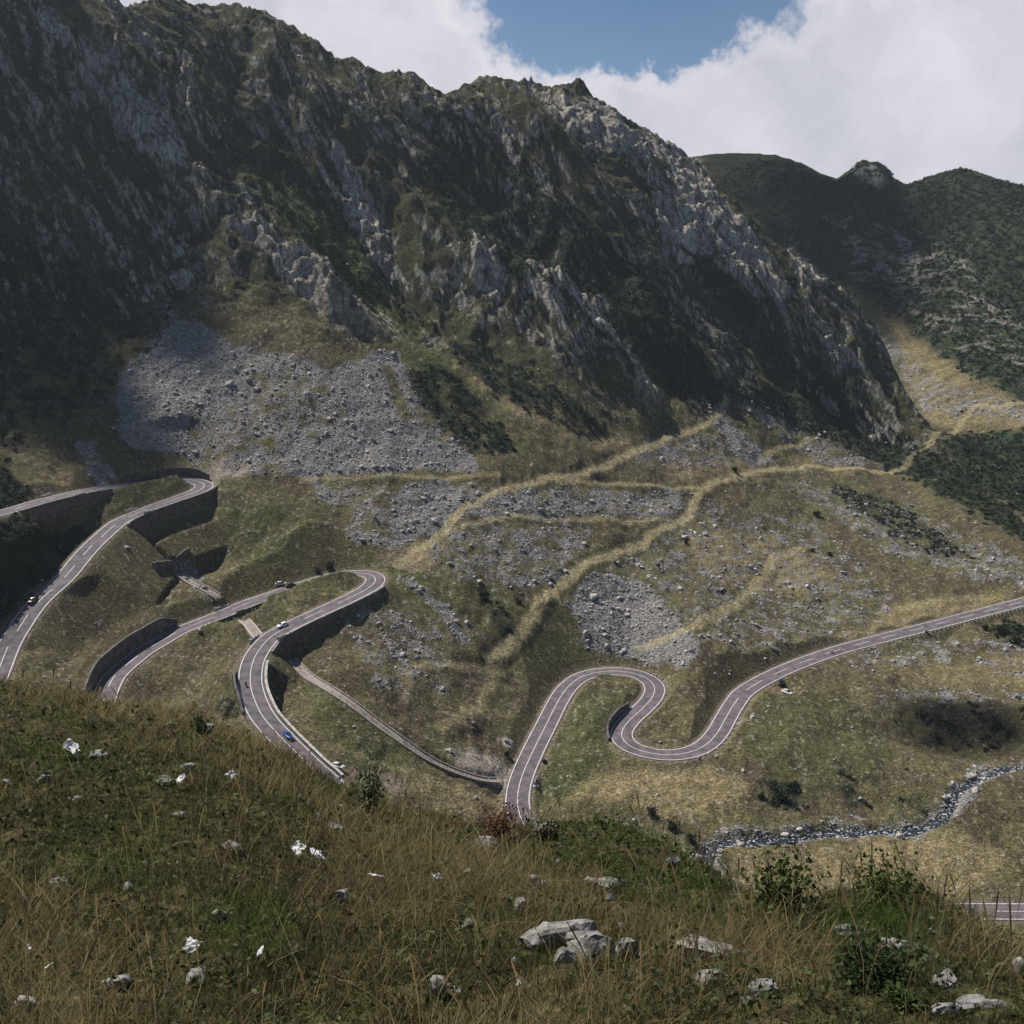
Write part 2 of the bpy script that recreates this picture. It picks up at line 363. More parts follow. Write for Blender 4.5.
q2 = t_ / 4.1 - w_ / 17 + 1.2 * fbm(Xs / 9, Ys / 9, 35, 3); st2 = q2 - np.floor(q2); st2 = sstep(.6, .95, st2) - st2
q3 = (Ys + .35 * Xs) / 13 + 1.6 * fbm(Xs / 22, Ys / 22, 37, 3); st3 = q3 - np.floor(q3); st3 = sstep(.65, .95, st3) - st3
rib = rib - 3.5
kz = np.exp(-((R2[sel] - KR[I_RIDGE][None]) / 22) ** 2)
Z[sel] += m_mtn[sel] * (rib * (1 - .45 * kz) - 0.5 * kz + crag * (4.2 * (stepf + .3) + 1.6 * (st2 + .3) + 3.6 * (st3 + .3)) + kz * (2.4 * (ridged(t_ / 13, w_ / 16, 41) - .4) + 2.2 * (ridged(t_ / 5, w_ / 6, 42) - .4)))
Z[sel] += m_far[sel] * (.62 * 1.25 * (9 * ridged(t_ / 120, w_ / 260, 51) + 5 * ridged(t_ / 45, w_ / 120, 52) + 2.6 * ridged(t_ / 17, w_ / 40, 53) + 1.2 * gnoise(t_ / 6, w_ / 9, 54)) - 3)
sel = slice(np.searchsorted(RR, 100), np.searchsorted(RR, 760))
Xs, Ys = X[sel], Y[sel]
Z[sel] += m_val[sel] * (3.4 * fbm(Xs / 36, Ys / 46, 61, 3) + 2.0 * fbm(Xs / 12, Ys / 15, 64, 3) + .55 * fbm(Xs / 3.2, Ys / 3.8, 67, 3))
sel = slice(0, np.searchsorted(RR, 60))
Xs, Ys = X[sel], Y[sel]
amp = np.minimum(1, RR[sel][:, None] / 5)
Z[sel] += m_near[sel] * amp * (.42 * fbm(Xs / 4.2, Ys / 4.2, 71, 3) + .16 * fbm(Xs / .9, Ys / .9, 74, 3) + .05 * gnoise(Xs / .22, Ys / .22, 79))
BASE = Z.copy()
print('base terrain', NR, NA, round(time.time() - T0, 1))

# ---- sampling the sheet
def idx(x, y):
    r = np.hypot(x, y); a = np.arctan2(x, y)
    return np.interp(r, RR, rows), np.interp(a, AZ, np.arange(NA))
def hz(x, y, src=None):
    src = Z if src is None else src
    i, j = idx(np.asarray(x, float), np.asarray(y, float))
    i0 = np.clip(i.astype(int), 0, NR - 2); j0 = np.clip(j.astype(int), 0, NA - 2); fi = i - i0; fj = j - j0
    return (src[i0, j0] * (1 - fj) + src[i0, j0 + 1] * fj) * (1 - fi) + (src[i0 + 1, j0] * (1 - fj) + src[i0 + 1, j0 + 1] * fj) * fi
def ground(u, v, rmin=0, src=None):
    """the point of the ground seen from the viewpoint in direction (u, v)"""
    a, t = az_tan(u, v)
    rr_ = np.arange(max(2, rmin), 1400, .15 if rmin < 60 else .3)
    z = hz(rr_ * math.sin(a), rr_ * math.cos(a), src)
    k_ = np.nonzero(z > t * rr_)[0]
    r = rr_[k_[0]] if len(k_) else 400.0
    return np.array([r * math.sin(a), r * math.cos(a), r * t])
def spline(P, step):
    """Catmull-Rom through P (n x m), resampled at about `step` in xy"""
    P = np.asarray(P, float); Q = np.vstack([2 * P[0] - P[1], P, 2 * P[-1] - P[-2]]); outp = []
    for i in range(1, len(Q) - 2):
        n = 24; t = np.linspace(0, 1, n, endpoint=False)[:, None]
        a, b, c, d = Q[i - 1], Q[i], Q[i + 1], Q[i + 2]
        outp.append(.5 * (2 * b + (c - a) * t + (2 * a - 5 * b + 4 * c - d) * t ** 2 + (-a + 3 * b - 3 * c + d) * t ** 3))
    outp = np.vstack(outp + [P[-1:]])
    s = np.r_[0, np.cumsum(np.hypot(*np.diff(outp[:, :2], axis=0).T))]
    ss = np.arange(0, s[-1], step)
    return np.stack([np.interp(ss, s, outp[:, k_]) for k_ in range(P.shape[1])], 1)
def smooth1(a, k_):
    ker = np.hanning(k_ + 2)[1:-1]; ker /= ker.sum()
    return np.convolve(np.pad(a, k_ // 2, 'edge'), ker, 'valid')[:len(a)]
def frame(P):
    d = np.gradient(P[:, :2], axis=0); d /= np.maximum(np.hypot(d[:, 0], d[:, 1]), 1e-9)[:, None]
    return d, np.stack([d[:, 1], -d[:, 0]], 1)               # tangent, normal to the right
def from_uvz(pts):
    o = []
    for u, v, z in pts:
        a, t = az_tan(u, v); r = z / t; o.append((r * math.sin(a), r * math.cos(a), z))
    return o
ROADS = {}
ROADS['a'] = from_uvz([(-60, 526, -91), (0, 513, -92), (44, 500.6, -93), (89, 490.5, -94.5), (130, 484.7, -95.6), (173, 479.4, -96.6), (192, 480.3, -97), (204, 484.5, -97.4), (200, 489.8, -98), (186, 495.5, -98.8),
    (164.6, 502.8, -100), (144, 510.5, -101.6), (123, 519.8, -103.4), (114, 526, -104.4), (94, 543.8, -107), (81, 557.7, -109), (63.5, 579, -112.5), (38, 602.4, -116), (19, 628, -120), (6, 652, -124), (-10, 690, -128), (-35, 740, -134)])
ROADS['b'] = from_uvz([(86, 760, -139), (97, 722, -138), (105, 696, -136.6), (110.5, 682.6, -136), (118, 672.5, -135.5), (141, 653.5, -134.6), (161, 641.4, -133.6), (179, 631, -132.4), (203.8, 621, -131), (225.4, 612.7, -129.8),
    (250.8, 602, -128.2), (276, 593.6, -126.8), (292.7, 587.6, -125.8), (314, 581, -124.6), (334, 575.3, -123.6), (352, 573, -122.8), (368, 573.6, -122.4), (375.5, 579, -122.6), (369.7, 587.2, -123.2), (347, 599.3, -124.4),
    (321.5, 611, -125.8), (291, 625.3, -127.6), (272, 636, -129), (261, 647.6, -130.4), (253.5, 660, -131.6), (250.5, 674, -133), (251.4, 690, -134.4), (260.6, 713, -136.4), (275, 731, -138), (293.6, 750, -139.8),
    (310, 766, -141.4), (326, 780, -143), (352, 806, -146), (385, 850, -151)])
ROADS['c'] = from_uvz([(545, 850, -168), (526, 828, -167), (519, 812, -166), (517.5, 797, -165), (521.5, 777.7, -163.8), (532, 753, -162), (545.6, 725.8, -160), (559.3, 699, -158), (570, 685, -156.9), (584, 675.8, -156), (605, 671.3, -155.2),
    (627.7, 672, -155), (644, 677, -155.4), (654, 685.4, -156), (653, 696, -156.8), (643, 708, -158), (628.5, 721.5, -159.2), (621.3, 734, -160), (628, 745, -160.7), (645, 752, -161), (666, 755, -161), (687, 753, -160.8), (704, 746, -160.4), (716.5, 734, -160),
    (726, 717.6, -159.4), (734.3, 704, -158.8), (747, 689.6, -158), (781.6, 671, -157), (828.7, 653, -156), (878.7, 639, -155), (934, 625, -154.4), (989.6, 610.5, -153.6), (1024, 601.6, -153), (1080, 588, -152)])
ROADS['d'] = from_uvz([(720, 893, -171.5), (760, 905, -172.5), (800, 911, -173.5), (860, 913, -175), (920, 913, -175.5), (966, 911.5, -176), (1024, 911.5, -176), (1090, 913, -176)])
RD = {}
for k_, P in ROADS.items():
    P = spline(P, .5); P[:, 2] = smooth1(P[:, 2], 41)
    for _ in range(2): P[:, 0] = smooth1(P[:, 0], 9); P[:, 1] = smooth1(P[:, 1], 9)
    RD[k_] = P
HW = 4.1                                                      # half width of the asphalt

def near_curve(P, rad, halo=0):
    """distance and nearest sample index from the sheet's vertices to a curve, within rad"""
    D = np.full((NR, NA), 1e9, np.float32); K = np.zeros((NR, NA), np.int32)
    ii, jj = idx(P[:, 0], P[:, 1]); rr_ = np.hypot(P[:, 0], P[:, 1])
    for n in range(len(P)):
        i0 = np.searchsorted(RR, rr_[n] - rad); i1 = np.searchsorted(RR, rr_[n] + rad)
        dj = int(rad / rr_[n] / (.052 * deg)) + 2; j = int(jj[n]); j0 = max(0, j - dj); j1 = min(NA, j + dj)
        d = (X[i0:i1, j0:j1] - P[n, 0]) ** 2 + (Y[i0:i1, j0:j1] - P[n, 1]) ** 2
        s = D[i0:i1, j0:j1]; m = d < s; s[m] = d[m]; K[i0:i1, j0:j1][m] = n
    return np.sqrt(D), K
# the mountain's main spurs and gullies
for pts, hgt_, wid_ in [
    ([(20, 30), (80, 75), (130, 135), (200, 215), (262, 300), (335, 365)], 11, 15),
    ([(225, 175), (285, 245), (345, 310), (400, 352)], 11, 13),
    ([(300, 60), (345, 140), (400, 215), (470, 270), (560, 290), (600, 330), (625, 390)], 13, 17),
    ([(470, 235), (485, 290), (500, 340)], 9, 9), ([(640, 370), (655, 400), (662, 430)], 9, 8),
    ([(560, 90), (640, 165), (700, 230), (750, 290), (810, 350), (880, 420)], 12, 16),
    ([(130, 50), (200, 130), (260, 175)], 8, 12),
    ([(445, 115), (500, 190), (560, 255), (640, 325), (705, 400)], -17, 20),
    ([(655, 170), (700, 280), (780, 350), (850, 415)], -10, 14),
    ([(110, 120), (160, 200), (178, 262), (186, 312)], -12, 14),
    ([(240, 80), (330, 200), (400, 290), (460, 340)], -9, 13),
    ([(40, 150), (90, 260), (120, 340)], -10, 14)]:
    P = np.array([ground(u, v, 300, BASE) for u, v in pts]); P = spline(P, 2.0)
    D, K = near_curve(P, wid_ * 2.4)
    lim = np.minimum(1, np.minimum(K, len(P) - 1 - K) / 12.0 + .15)
    g_ = np.where(D < 900, np.exp(-(D / wid_) ** 2) if hgt_ < 0 else np.maximum(0, 1 - D / (wid_ * 2)) ** 1.5, 0) * lim
    Z += (hgt_ * g_ * (.8 + .5 * fbm(X / 14, Y / 14, 43, 2))).astype(np.float32) * m_mtn
# dips below the retaining walls
def dip(u, v, z, rad, depth, stretch=1.0, ang=0.0):
    a, t = az_tan(u, v); r = z / t; cx, cy = r * math.sin(a), r * math.cos(a)
    i0, i1 = np.searchsorted(RR, r - 3 * rad * max(1, stretch)), np.searchsorted(RR, r + 3 * rad * max(1, stretch))
    xx = X[i0:i1] - cx; yy = Y[i0:i1] - cy; c, s = math.cos(ang), math.sin(ang)
    p, q_ = (xx * c + yy * s) / stretch, -xx * s + yy * c
    Z[i0:i1] += depth * np.exp(-(p * p + q_ * q_) / rad ** 2)
dip(190, 515, -101, 13, -6, 2.0, .35)
dip(112, 552, -107, 10, -2, 1.6, .9)
dip(60, 515, -97, 12, -5, 2.2, .2)

dip(335, 632, -129, 12, -3, 2.0, .5)
dip(225, 640, -132, 8, -5, 1.5, .3)
dip(285, 690, -137, 10, -5, 2.2, 1.7)
dip(160, 690, -137, 10, -5, 1.6, 1.0)
dip(130, 628, -131, 10, 6, 2.0, .8)                            # bank above the lower bend

dip(635, 722, -159, 9, -1.5); dip(950, 728, -160, 13, -5, 2.4, 0); dip(870, 795, -165, 12, -3, 1.8, 0); dip(930, 700, -157, 10, 3, 2.4, 0); dip(520, 850, -170, 14, -3)
PRE = Z.copy()
ROADMASK = np.zeros((NR, NA), np.float32); ROADD = np.full((NR, NA), 99, np.float32)
for k_, P in RD.items():
    D, K = near_curve(P, 26)
    t2, n2 = frame(P)
    side = (X - P[K, 0]) * n2[K, 0] + (Y - P[K, 1]) * n2[K, 1]
    zr = P[K, 2].astype(np.float32)
    e = D - (HW + .75)
    fill = np.maximum(Z, zr - .12 - np.maximum(e, 0) * .75 - 60 * (e > 21))
    cut = np.minimum(fill, zr - .12 + np.maximum(e, 0) * .95 + 60 * (e > 21))
    # walls: (curve, from, to, side +1 right / -1 left, kind)
    zn = np.where(D < 900, cut, Z)
    zn = np.where(e < 0, zr - .16, zn)
    ROADMASK = np.maximum(ROADMASK, (e < .25).astype(np.float32))
    ROADD = np.minimum(ROADD, D)
    globals()['K_' + k_] = (D, K, side)
    Z[:] = zn
# walls: chosen by image position of the road's samples
def span(k_, ua, va, ub, vb):
    P = RD[k_]; U, V = project(P[:, 0], P[:, 1], P[:, 2])
    a = int(np.argmin((U - ua) ** 2 + (V - va) ** 2)); b = int(np.argmin((U - ub) ** 2 + (V - vb) ** 2))
    return min(a, b), max(a, b)
WALLS = [  # road, span in image, side, 'fill' or 'cut', label
    ('a', (206, 486), (116, 525), 0, 'fill', 'tall dark stone retaining wall under the outer edge of the upper left hairpin'),
    ('a', (8, 511), (104, 488), 0, 'fill', 'long dark retaining wall under the uppermost road at the left edge'),
    ('a', (128, 485), (199, 481), 0, 'cut', 'grey stone wall behind the upper left hairpin at the foot of the scree'),
    ('b', (100, 712), (184, 629), 0, 'cut', 'curved dark cut wall on the uphill side of the lower left road'),
    ('b', (205, 620), (262, 598), 0, 'fill', 'dark retaining wall under the road bridge over the stone channel'),
    ('b', (372, 585), (258, 652), 0, 'fill', 'long shaded retaining wall below the middle hairpin road'),
    ('b', (251, 662), (330, 782), 0, 'fill', 'low outer wall along the road with the blue car'),
    ('b', (246, 670), (258, 712), 1, 'cut', 'short dark trench wall on the left side of the middle bend'),
    ('c', (640, 710), (622, 740), 1, 'cut', 'short dark kerb wall inside the lower S bend'),
]
EXTRA = []
for k_, pa, pb, flip, kind, lab in WALLS:
    P = RD[k_]; a, b = span(k_, *pa, *pb)
    D, K, side = globals()['K_' + k_]
    t2, n2 = frame(P)
    m = (a + b) // 2
    # the camera-facing (outer) side for fills, the far side for cuts
    tocam = -P[m, :2] / np.hypot(*P[m, :2]); s = 1 if n2[m] @ tocam > 0 else -1
    if kind == 'cut': s = -s
    if lab.startswith('low outer'): s = 1 if n2[m, 0] > 0 else -1
    if flip: s = 1 if n2[m, 0] < 0 else -1
    ok = (K > a + 1) & (K < b - 1) & (side * s > 0) & (D < 15)
    taper = np.clip(np.minimum(K - a, b - K) / 10.0, 0, 1)
    e = D - (HW + .75)
    if kind == 'fill':
        tgt = np.minimum(PRE, P[K, 2] - 1.0)
        tgt = tgt * taper + Z * (1 - taper)
        Z[:] = np.where(ok & (e > .35), np.minimum(Z, tgt), Z)
    else:
        hgt = 4.2 if 'lower left' in lab else (2.6 if 'hairpin' in lab else 1.4)
        tgt = np.maximum(Z, P[K, 2] + hgt + .5 * np.maximum(e, 0)) * taper + Z * (1 - taper)
        kk = 1 - sstep(8, 15, D); zz = np.where(e > .35, tgt * kk + Z * (1 - kk), Z)
        Z[:] = np.where(ok, zz, Z)
    EXTRA.append((k_, a, b, s, kind, lab))
print('roads', round(time.time() - T0, 1))

# ------------------------------------------------------------------ footpaths, stream, channel beds in the sheet
def trace(pts, step=.6, k_=21, rmin=60):
    P = np.array([ground(u, v, rmin) for u, v in pts]); P = spline(P, step)
    P[:, 0] = smooth1(P[:, 0], 9); P[:, 1] = smooth1(P[:, 1], 9)
    P[:, 2] = smooth1(hz(P[:, 0], P[:, 1]), k_); return P
PATHS = [
    ([(398, 566), (412, 553), (436, 538), (458, 515), (485, 497), (530, 484), (575, 476), (620, 459), (660, 443), (700, 428), (722, 408), (728, 398)], 2.0, 1.0),
    ([(300, 479), (400, 476), (478, 475), (500, 474)], 1.5, .55),
    ([(556, 482), (600, 484), (660, 486), (705, 489)], 1.5, .75),
    ([(450, 531), (480, 523), (530, 517), (600, 518), (672, 520)], 1.5, .6),
    ([(494, 656), (512, 642), (530, 620), (545, 598), (570, 578), (600, 558), (650, 537), (684, 520), (694, 502), (705, 489), (720, 480), (755, 472), (800, 468), (850, 468), (905, 468)], 2.2, 1.0),
    ([(905, 468), (918, 452), (935, 435), (965, 418), (1000, 408), (1040, 404)], 2.2, .7),
    ([(640, 648), (700, 622), (740, 600), (764, 575), (775, 556), (800, 548)], 2.4, .7),
    ([(760, 462), (780, 448), (815, 437)], 1.8, .6),
    ([(400, 668), (470, 668), (500, 672)], 2.0, .35), ([(408, 670), (404, 700)], 2.0, .3), ([(440, 728), (475, 710), (492, 680), (490, 658)], 2.2, .4),
    ([(900, 610), (930, 602), (980, 596)], 2.5, .5),
    ([(330, 747), (400, 768), (470, 795), (500, 800)], 1.2, .35),
]
PATHM = np.zeros((NR, NA), np.float32)
for pts, hw, val in PATHS:
    P = trace(pts, .6, 9); D, K = near_curve(P, hw + 5)
    hw *= .9
    core = 1 - sstep(hw * .45, hw * 1.7, D + 1.3 * gnoise(X / 3.5, Y / 3.5, 5) + .8 * gnoise(X / 1.2, Y / 1.2, 6))
    lev = .3 * (1 - sstep(hw * .7, hw + 3.2, D))
    lev *= (ROADD > HW + 2)
    Z[:] = Z * (1 - lev) + np.where(D < 900, P[K, 2] - .1, Z) * lev
    PATHM = np.maximum(PATHM, core * val)
STREAM = trace([(1040, 765), (1005, 768), (975, 778), (958, 790), (948, 808), (935, 822), (915, 829), (880, 830), (840, 831), (800, 834), (760, 837), (725, 841), (708, 850), (706, 862), (716, 876)], .6, 61)
SW = 1.05 + .8 * gnoise(np.arange(len(STREAM)) / 14, np.zeros(len(STREAM)), 3)
D, K = near_curve(STREAM, 14)
bedw = SW[K].astype(np.float32)
DST = D.copy()
carve = 1 - sstep(bedw * .6, bedw + 2.6, D)
Z[:] = Z * (1 - carve) + np.where(D < 900, STREAM[K, 2] - 1.5, Z) * carve
STREAMM = 1 - sstep(bedw + .1, bedw + 2.6, D + 2.5 * gnoise(X / 5, Y / 5, 9))
# chute of stone running straight down the slope
CH = [[(178, 566), (200, 585), (220, 603)], [(243, 620), (262, 637)], [(290, 656), (330, 688), (370, 718), (410, 746), (440, 764), (478, 779), (500, 783)]]
CHP = []
for pts in CH:
    P = trace(pts, .8, 31); CHP.append(P)
    D, K = near_curve(P, 7)
    lev = 1 - sstep(1.4, 3.2, D); lev *= (ROADD > HW + 1.2)
    Z[:] = Z * (1 - lev) + np.where(D < 900, P[K, 2] - .45, Z) * lev
print('paths', round(time.time() - T0, 1))

# ------------------------------------------------------------------ land cover per vertex
U, V = project(X, Y, Z)
nu = 9 * fbm(X / 26, Y / 26, 91, 4, .6); nv = 9 * fbm(X / 26 + 40, Y / 26, 95, 4, .6)
far_ok = (R2 > 60) & (U > -80) & (U < 1104)
Us, Vs = U + nu, V + nv
scree = np.where(far_ok, sample(M_SCREE, Us, Vs), 0); jun_shade = np.where(far_ok, sample(M_JUN_SHADE, Us, Vs), 0)
green = np.where(far_ok, sample(M_GREEN, Us, Vs), 0); dry = np.where(far_ok, sample(M_DRY, Us, Vs), 0); rockm = np.where(far_ok, sample(M_ROCK, Us, Vs), 0)
gr = np.gradient(Z, axis=0) / np.gradient(RR)[:, None]
ga = np.gradient(Z, axis=1) / (np.gradient(AZ)[None] * np.maximum(R2, 1))
slope = np.sqrt(gr ** 2 + ga ** 2)
n1 = fbm(X / 16, Y / 16, 101, 5, .6); n2_ = fbm(X / 5, Y / 5, 111, 4, .6); n3 = gnoise(X / 1.6, Y / 1.6, 121); n4 = fbm(X / 60, Y / 60, 131, 3)
def col(c): return np.array(c, np.float32)
def mixc(a, b, t): return a + (b - a) * np.clip(t, 0, 1)[..., None]
CGRASS = col((.122, .112, .056)); CDRY = col((.245, .20, .11)); CGREEN = col((.070, .084, .032)); CBROWN = col((.082, .066, .044))
CJUN_SHADE = col((.017, .026, .018)); CROCK = col((.54, .50, .44)); CROCKD = col((.15, .145, .14)); CSCREE = col((.26, .255, .25)); CPATH = col((.315, .272, .162)); CSOIL = col((.11, .085, .06))
n5 = fbm(X / 9, Y / 9, 171, 4, .65)
cc = mixc(np.broadcast_to(CGRASS, (NR, NA, 3)), CBROWN, .50 + 1.5 * n1 + 1.3 * n5)
cc = mixc(cc, CGREEN, sstep(-.1, .4, n4 + .4 * n2_) * .45 + green * .85)
cc = mixc(cc, CDRY, sstep(.1, .7, n2_ + .4 * n4) * .35 + dry * (.8 + .4 * n2_))
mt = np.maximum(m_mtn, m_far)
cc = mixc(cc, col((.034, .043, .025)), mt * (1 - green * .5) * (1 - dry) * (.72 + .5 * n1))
n5 = fbm(X / 9, Y / 9, 171, 4, .65)
sc_f = sstep(.30, .85, scree * 1.05 + .60 * n2_ + .75 * n5 + .25 * n3) * sstep(.02, .2, scree)
cc = mixc(cc, mixc(np.broadcast_to(CSCREE, (NR, NA, 3)), col((.13, .125, .125)), .35 + .8 * n3), sc_f * .95)
rk = sstep(.0, .38, (slope - 1.25) * .22 + .50 * n2_ + 1.25 * STREAK + .2 * n5 + .30 * n3 + .72 * CRAG + m_far * (1.1 * rockm - .22) + .45 * rockm * m_mtn - .15) * np.clip(m_mtn + .75 * m_far * (R2 > 700), 0, 1)
rkc = mixc(np.broadcast_to(CROCK, (NR, NA, 3)), CROCKD, .42 + .9 * STREAK + .5 * n5 + .3 * n3 + .5 * CRACK)
rkc = rkc * (1 - .55 * CRACK)[..., None] * np.array([1, .985, .95], np.float32)
jf = sstep(.30, .8, jun_shade + .55 * n2_ + .7 * n5) * sstep(.02, .2, jun_shade)
cc = mixc(cc, mixc(np.broadcast_to(CJUN_SHADE, (NR, NA, 3)), col((.030, .042, .024)), .35 + n3), jf * .95)  # scrub colour, also used to darken the painted shade patches
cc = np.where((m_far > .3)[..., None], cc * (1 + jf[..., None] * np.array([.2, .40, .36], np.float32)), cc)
cc = mixc(cc, col((.066, .086, .032)), np.clip(green * mt * (.7 + n2_), 0, 1))
cc = mixc(cc, rkc, rk)
gen = (m_val > .5) & (R2 > 200)
speck = sstep(.38, .62, n3 + .5 * n2_ + .5 * n5) * gen * (1 - jf) * .3
cc = mixc(cc, CROCK * .85, speck)
cc = mixc(cc, CPATH, PATHM * (.9 + .45 * n3) * (1 - .3 * jf))
cc = mixc(cc, CSCREE, STREAMM * (.75 + .9 * n2_))
edge_r = (1 - sstep(HW + .6, HW + 3.2, ROADD + .6 * n3))
cc = mixc(cc, col((.19, .165, .11)), edge_r * .7)
# pale gravel patches beside the road
def patch(u, v, rad, color, amt, sx=1.0):
    global cc
    p = ground(u, v, 100); d = np.hypot((X - p[0]) / sx, Y - p[1]) + 1.5 * n3
    cc = mixc(cc, col(color), (1 - sstep(rad * .5, rad, d)) * amt)
for a in [(487, 768, 9, (.30, .27, .24), .8, 1.6), (735, 722, 5, (.27, .25, .23), .9, .8), (378, 782, 7, (.20, .16, .14), .9, 1.4), (410, 560, 9, (.27, .22, .14), .8, 1.5),
          (506, 743, 2.2, (.42, .38, .34), 1, 1.3), (776, 692, 5, (.2, .15, .1), .7, 1.4), (230, 470, 8, (.3, .27, .24), .7, 2)]: patch(*a)
near = m_near * (R2 < 80)
nn = fbm(X / 1.3, Y / 1.3, 141, 4, .6)
nc = mixc(np.broadcast_to(col((.045, .048, .020)), (NR, NA, 3)), col((.085, .068, .034)), .35 + 1.1 * nn)
cc = mixc(cc, nc, near)
cc = np.clip(cc, .004, .9)
SCREEW = sc_f; JUN_SHADE_W = jf * (1 - rk)
print('cover', round(time.time() - T0, 1))

# ------------------------------------------------------------------ materials
def mat(name): 
    m = bpy.data.materials.new(name); m.use_nodes = True
    return m, m.node_tree, m.node_tree.nodes['Principled BSDF']
def nd(t, kind, **kw):
    n = t.nodes.new(kind)
    for a, b in kw.items():
        if a in n.inputs: n.inputs[a].default_value = b
        else: setattr(n, a, b)
    return n
def simple(name, color, rough=.7, metal=0.0, noise=0.0, scale=8.0, bump=0.0, spec=.3, color2=None):
    m, t, p = mat(name); p.inputs['Roughness'].default_value = rough; p.inputs['Metallic'].default_value = metal
    p.inputs['Specular IOR Level'].default_value = spec
    p.inputs['Base Color'].default_value = (*color, 1)
    tcx = nd(t, 'ShaderNodeNewGeometry')
    nz = nd(t, 'ShaderNodeTexNoise', Scale=scale, Detail=5.0); t.links.new(tcx.outputs['Position'], nz.inputs['Vector'])
    if noise or color2:
        c2 = color2 or tuple(c * (1 - noise) for c in color)
        mr = nd(t, 'ShaderNodeMapRange'); mr.inputs[1].default_value = .35; mr.inputs[2].default_value = .65
        t.links.new(nz.outputs['Fac'], mr.inputs[0])
        mxn = nd(t, 'ShaderNodeMix', data_type='RGBA'); mxn.inputs[6].default_value = (*color, 1); mxn.inputs[7].default_value = (*c2, 1)
        t.links.new(mr.outputs[0], mxn.inputs[0]); t.links.new(mxn.outputs[2], p.inputs['Base Color'])
    if bump:
        b = nd(t, 'ShaderNodeBump', Strength=1.0, Distance=bump); t.links.new(nz.outputs['Fac'], b.inputs['Height']); t.links.new(b.outputs[0], p.inputs['Normal'])
    return m
def terrain_mat(name, s1, s2, b1, b2, lo=.45, hi=1.6):
    m, t, p = mat(name); p.inputs['Roughness'].default_value = .95; p.inputs['Specular IOR Level'].default_value = .08
    at = nd(t, 'ShaderNodeAttribute', attribute_name='cover'); g = nd(t, 'ShaderNodeNewGeometry')
    na_ = nd(t, 'ShaderNodeTexNoise', Scale=s1, Detail=6.0, Roughness=.7); nb = nd(t, 'ShaderNodeTexVoronoi', Scale=s2)
    t.links.new(g.outputs['Position'], na_.inputs['Vector']); t.links.new(g.outputs['Position'], nb.inputs['Vector'])
    r1 = nd(t, 'ShaderNodeMapRange'); r1.inputs[1].default_value = .3; r1.inputs[2].default_value = .7; r1.inputs[3].default_value = lo; r1.inputs[4].default_value = hi
    t.links.new(na_.outputs['Fac'], r1.inputs[0])
    r2 = nd(t, 'ShaderNodeMapRange'); r2.inputs[1].default_value = 0; r2.inputs[2].default_value = 1; r2.inputs[3].default_value = .6; r2.inputs[4].default_value = 1.45
    sx = nd(t, 'ShaderNodeSeparateColor'); t.links.new(nb.outputs['Color'], sx.inputs[0]); t.links.new(sx.outputs[0], r2.inputs[0])
    mu = nd(t, 'ShaderNodeMath', operation='MULTIPLY'); t.links.new(r1.outputs[0], mu.inputs[0]); t.links.new(r2.outputs[0], mu.inputs[1])
    sc_ = nd(t, 'ShaderNodeVectorMath', operation='SCALE'); t.links.new(at.outputs['Color'], sc_.inputs[0]); t.links.new(mu.outputs[0], sc_.inputs['Scale'])
    t.links.new(sc_.outputs[0], p.inputs['Base Color'])
    bu = nd(t, 'ShaderNodeBump', Strength=1.0, Distance=b1); t.links.new(na_.outputs['Fac'], bu.inputs['Height'])
    bv = nd(t, 'ShaderNodeBump', Strength=1.0, Distance=b2); t.links.new(nb.outputs['Distance'], bv.inputs['Height']); t.links.new(bu.outputs[0], bv.inputs['Normal'])
    t.links.new(bv.outputs[0], p.inputs['Normal']); return m
MT_FAR = terrain_mat('mountain_ground', .42, 1.7, 1.3, .15)
MT_VAL = terrain_mat('valley_ground', 1.1, 1.9, .7, .2, .45, 1.55)
MT_NEAR = terrain_mat('hillside_ground', 9, 14, .06, .03)
M_ASPHALT = simple('asphalt', (.148, .130, .144), .85, noise=.22, scale=.42, bump=.02, color2=(.078, .068, .082))
M_LINE = simple('road_paint', (.72, .70, .70), .6, noise=.25, scale=2)
M_WALL = simple('dark_masonry', (.15, .14, .13), .9, noise=.6, scale=.5, bump=.12)
M_CONC = simple('pale_concrete', (.55, .52, .49), .85, noise=.3, scale=1.5)
M_STONEBED = simple('channel_masonry', (.33, .29, .27), .9, noise=.4, scale=1.0, bump=.2)
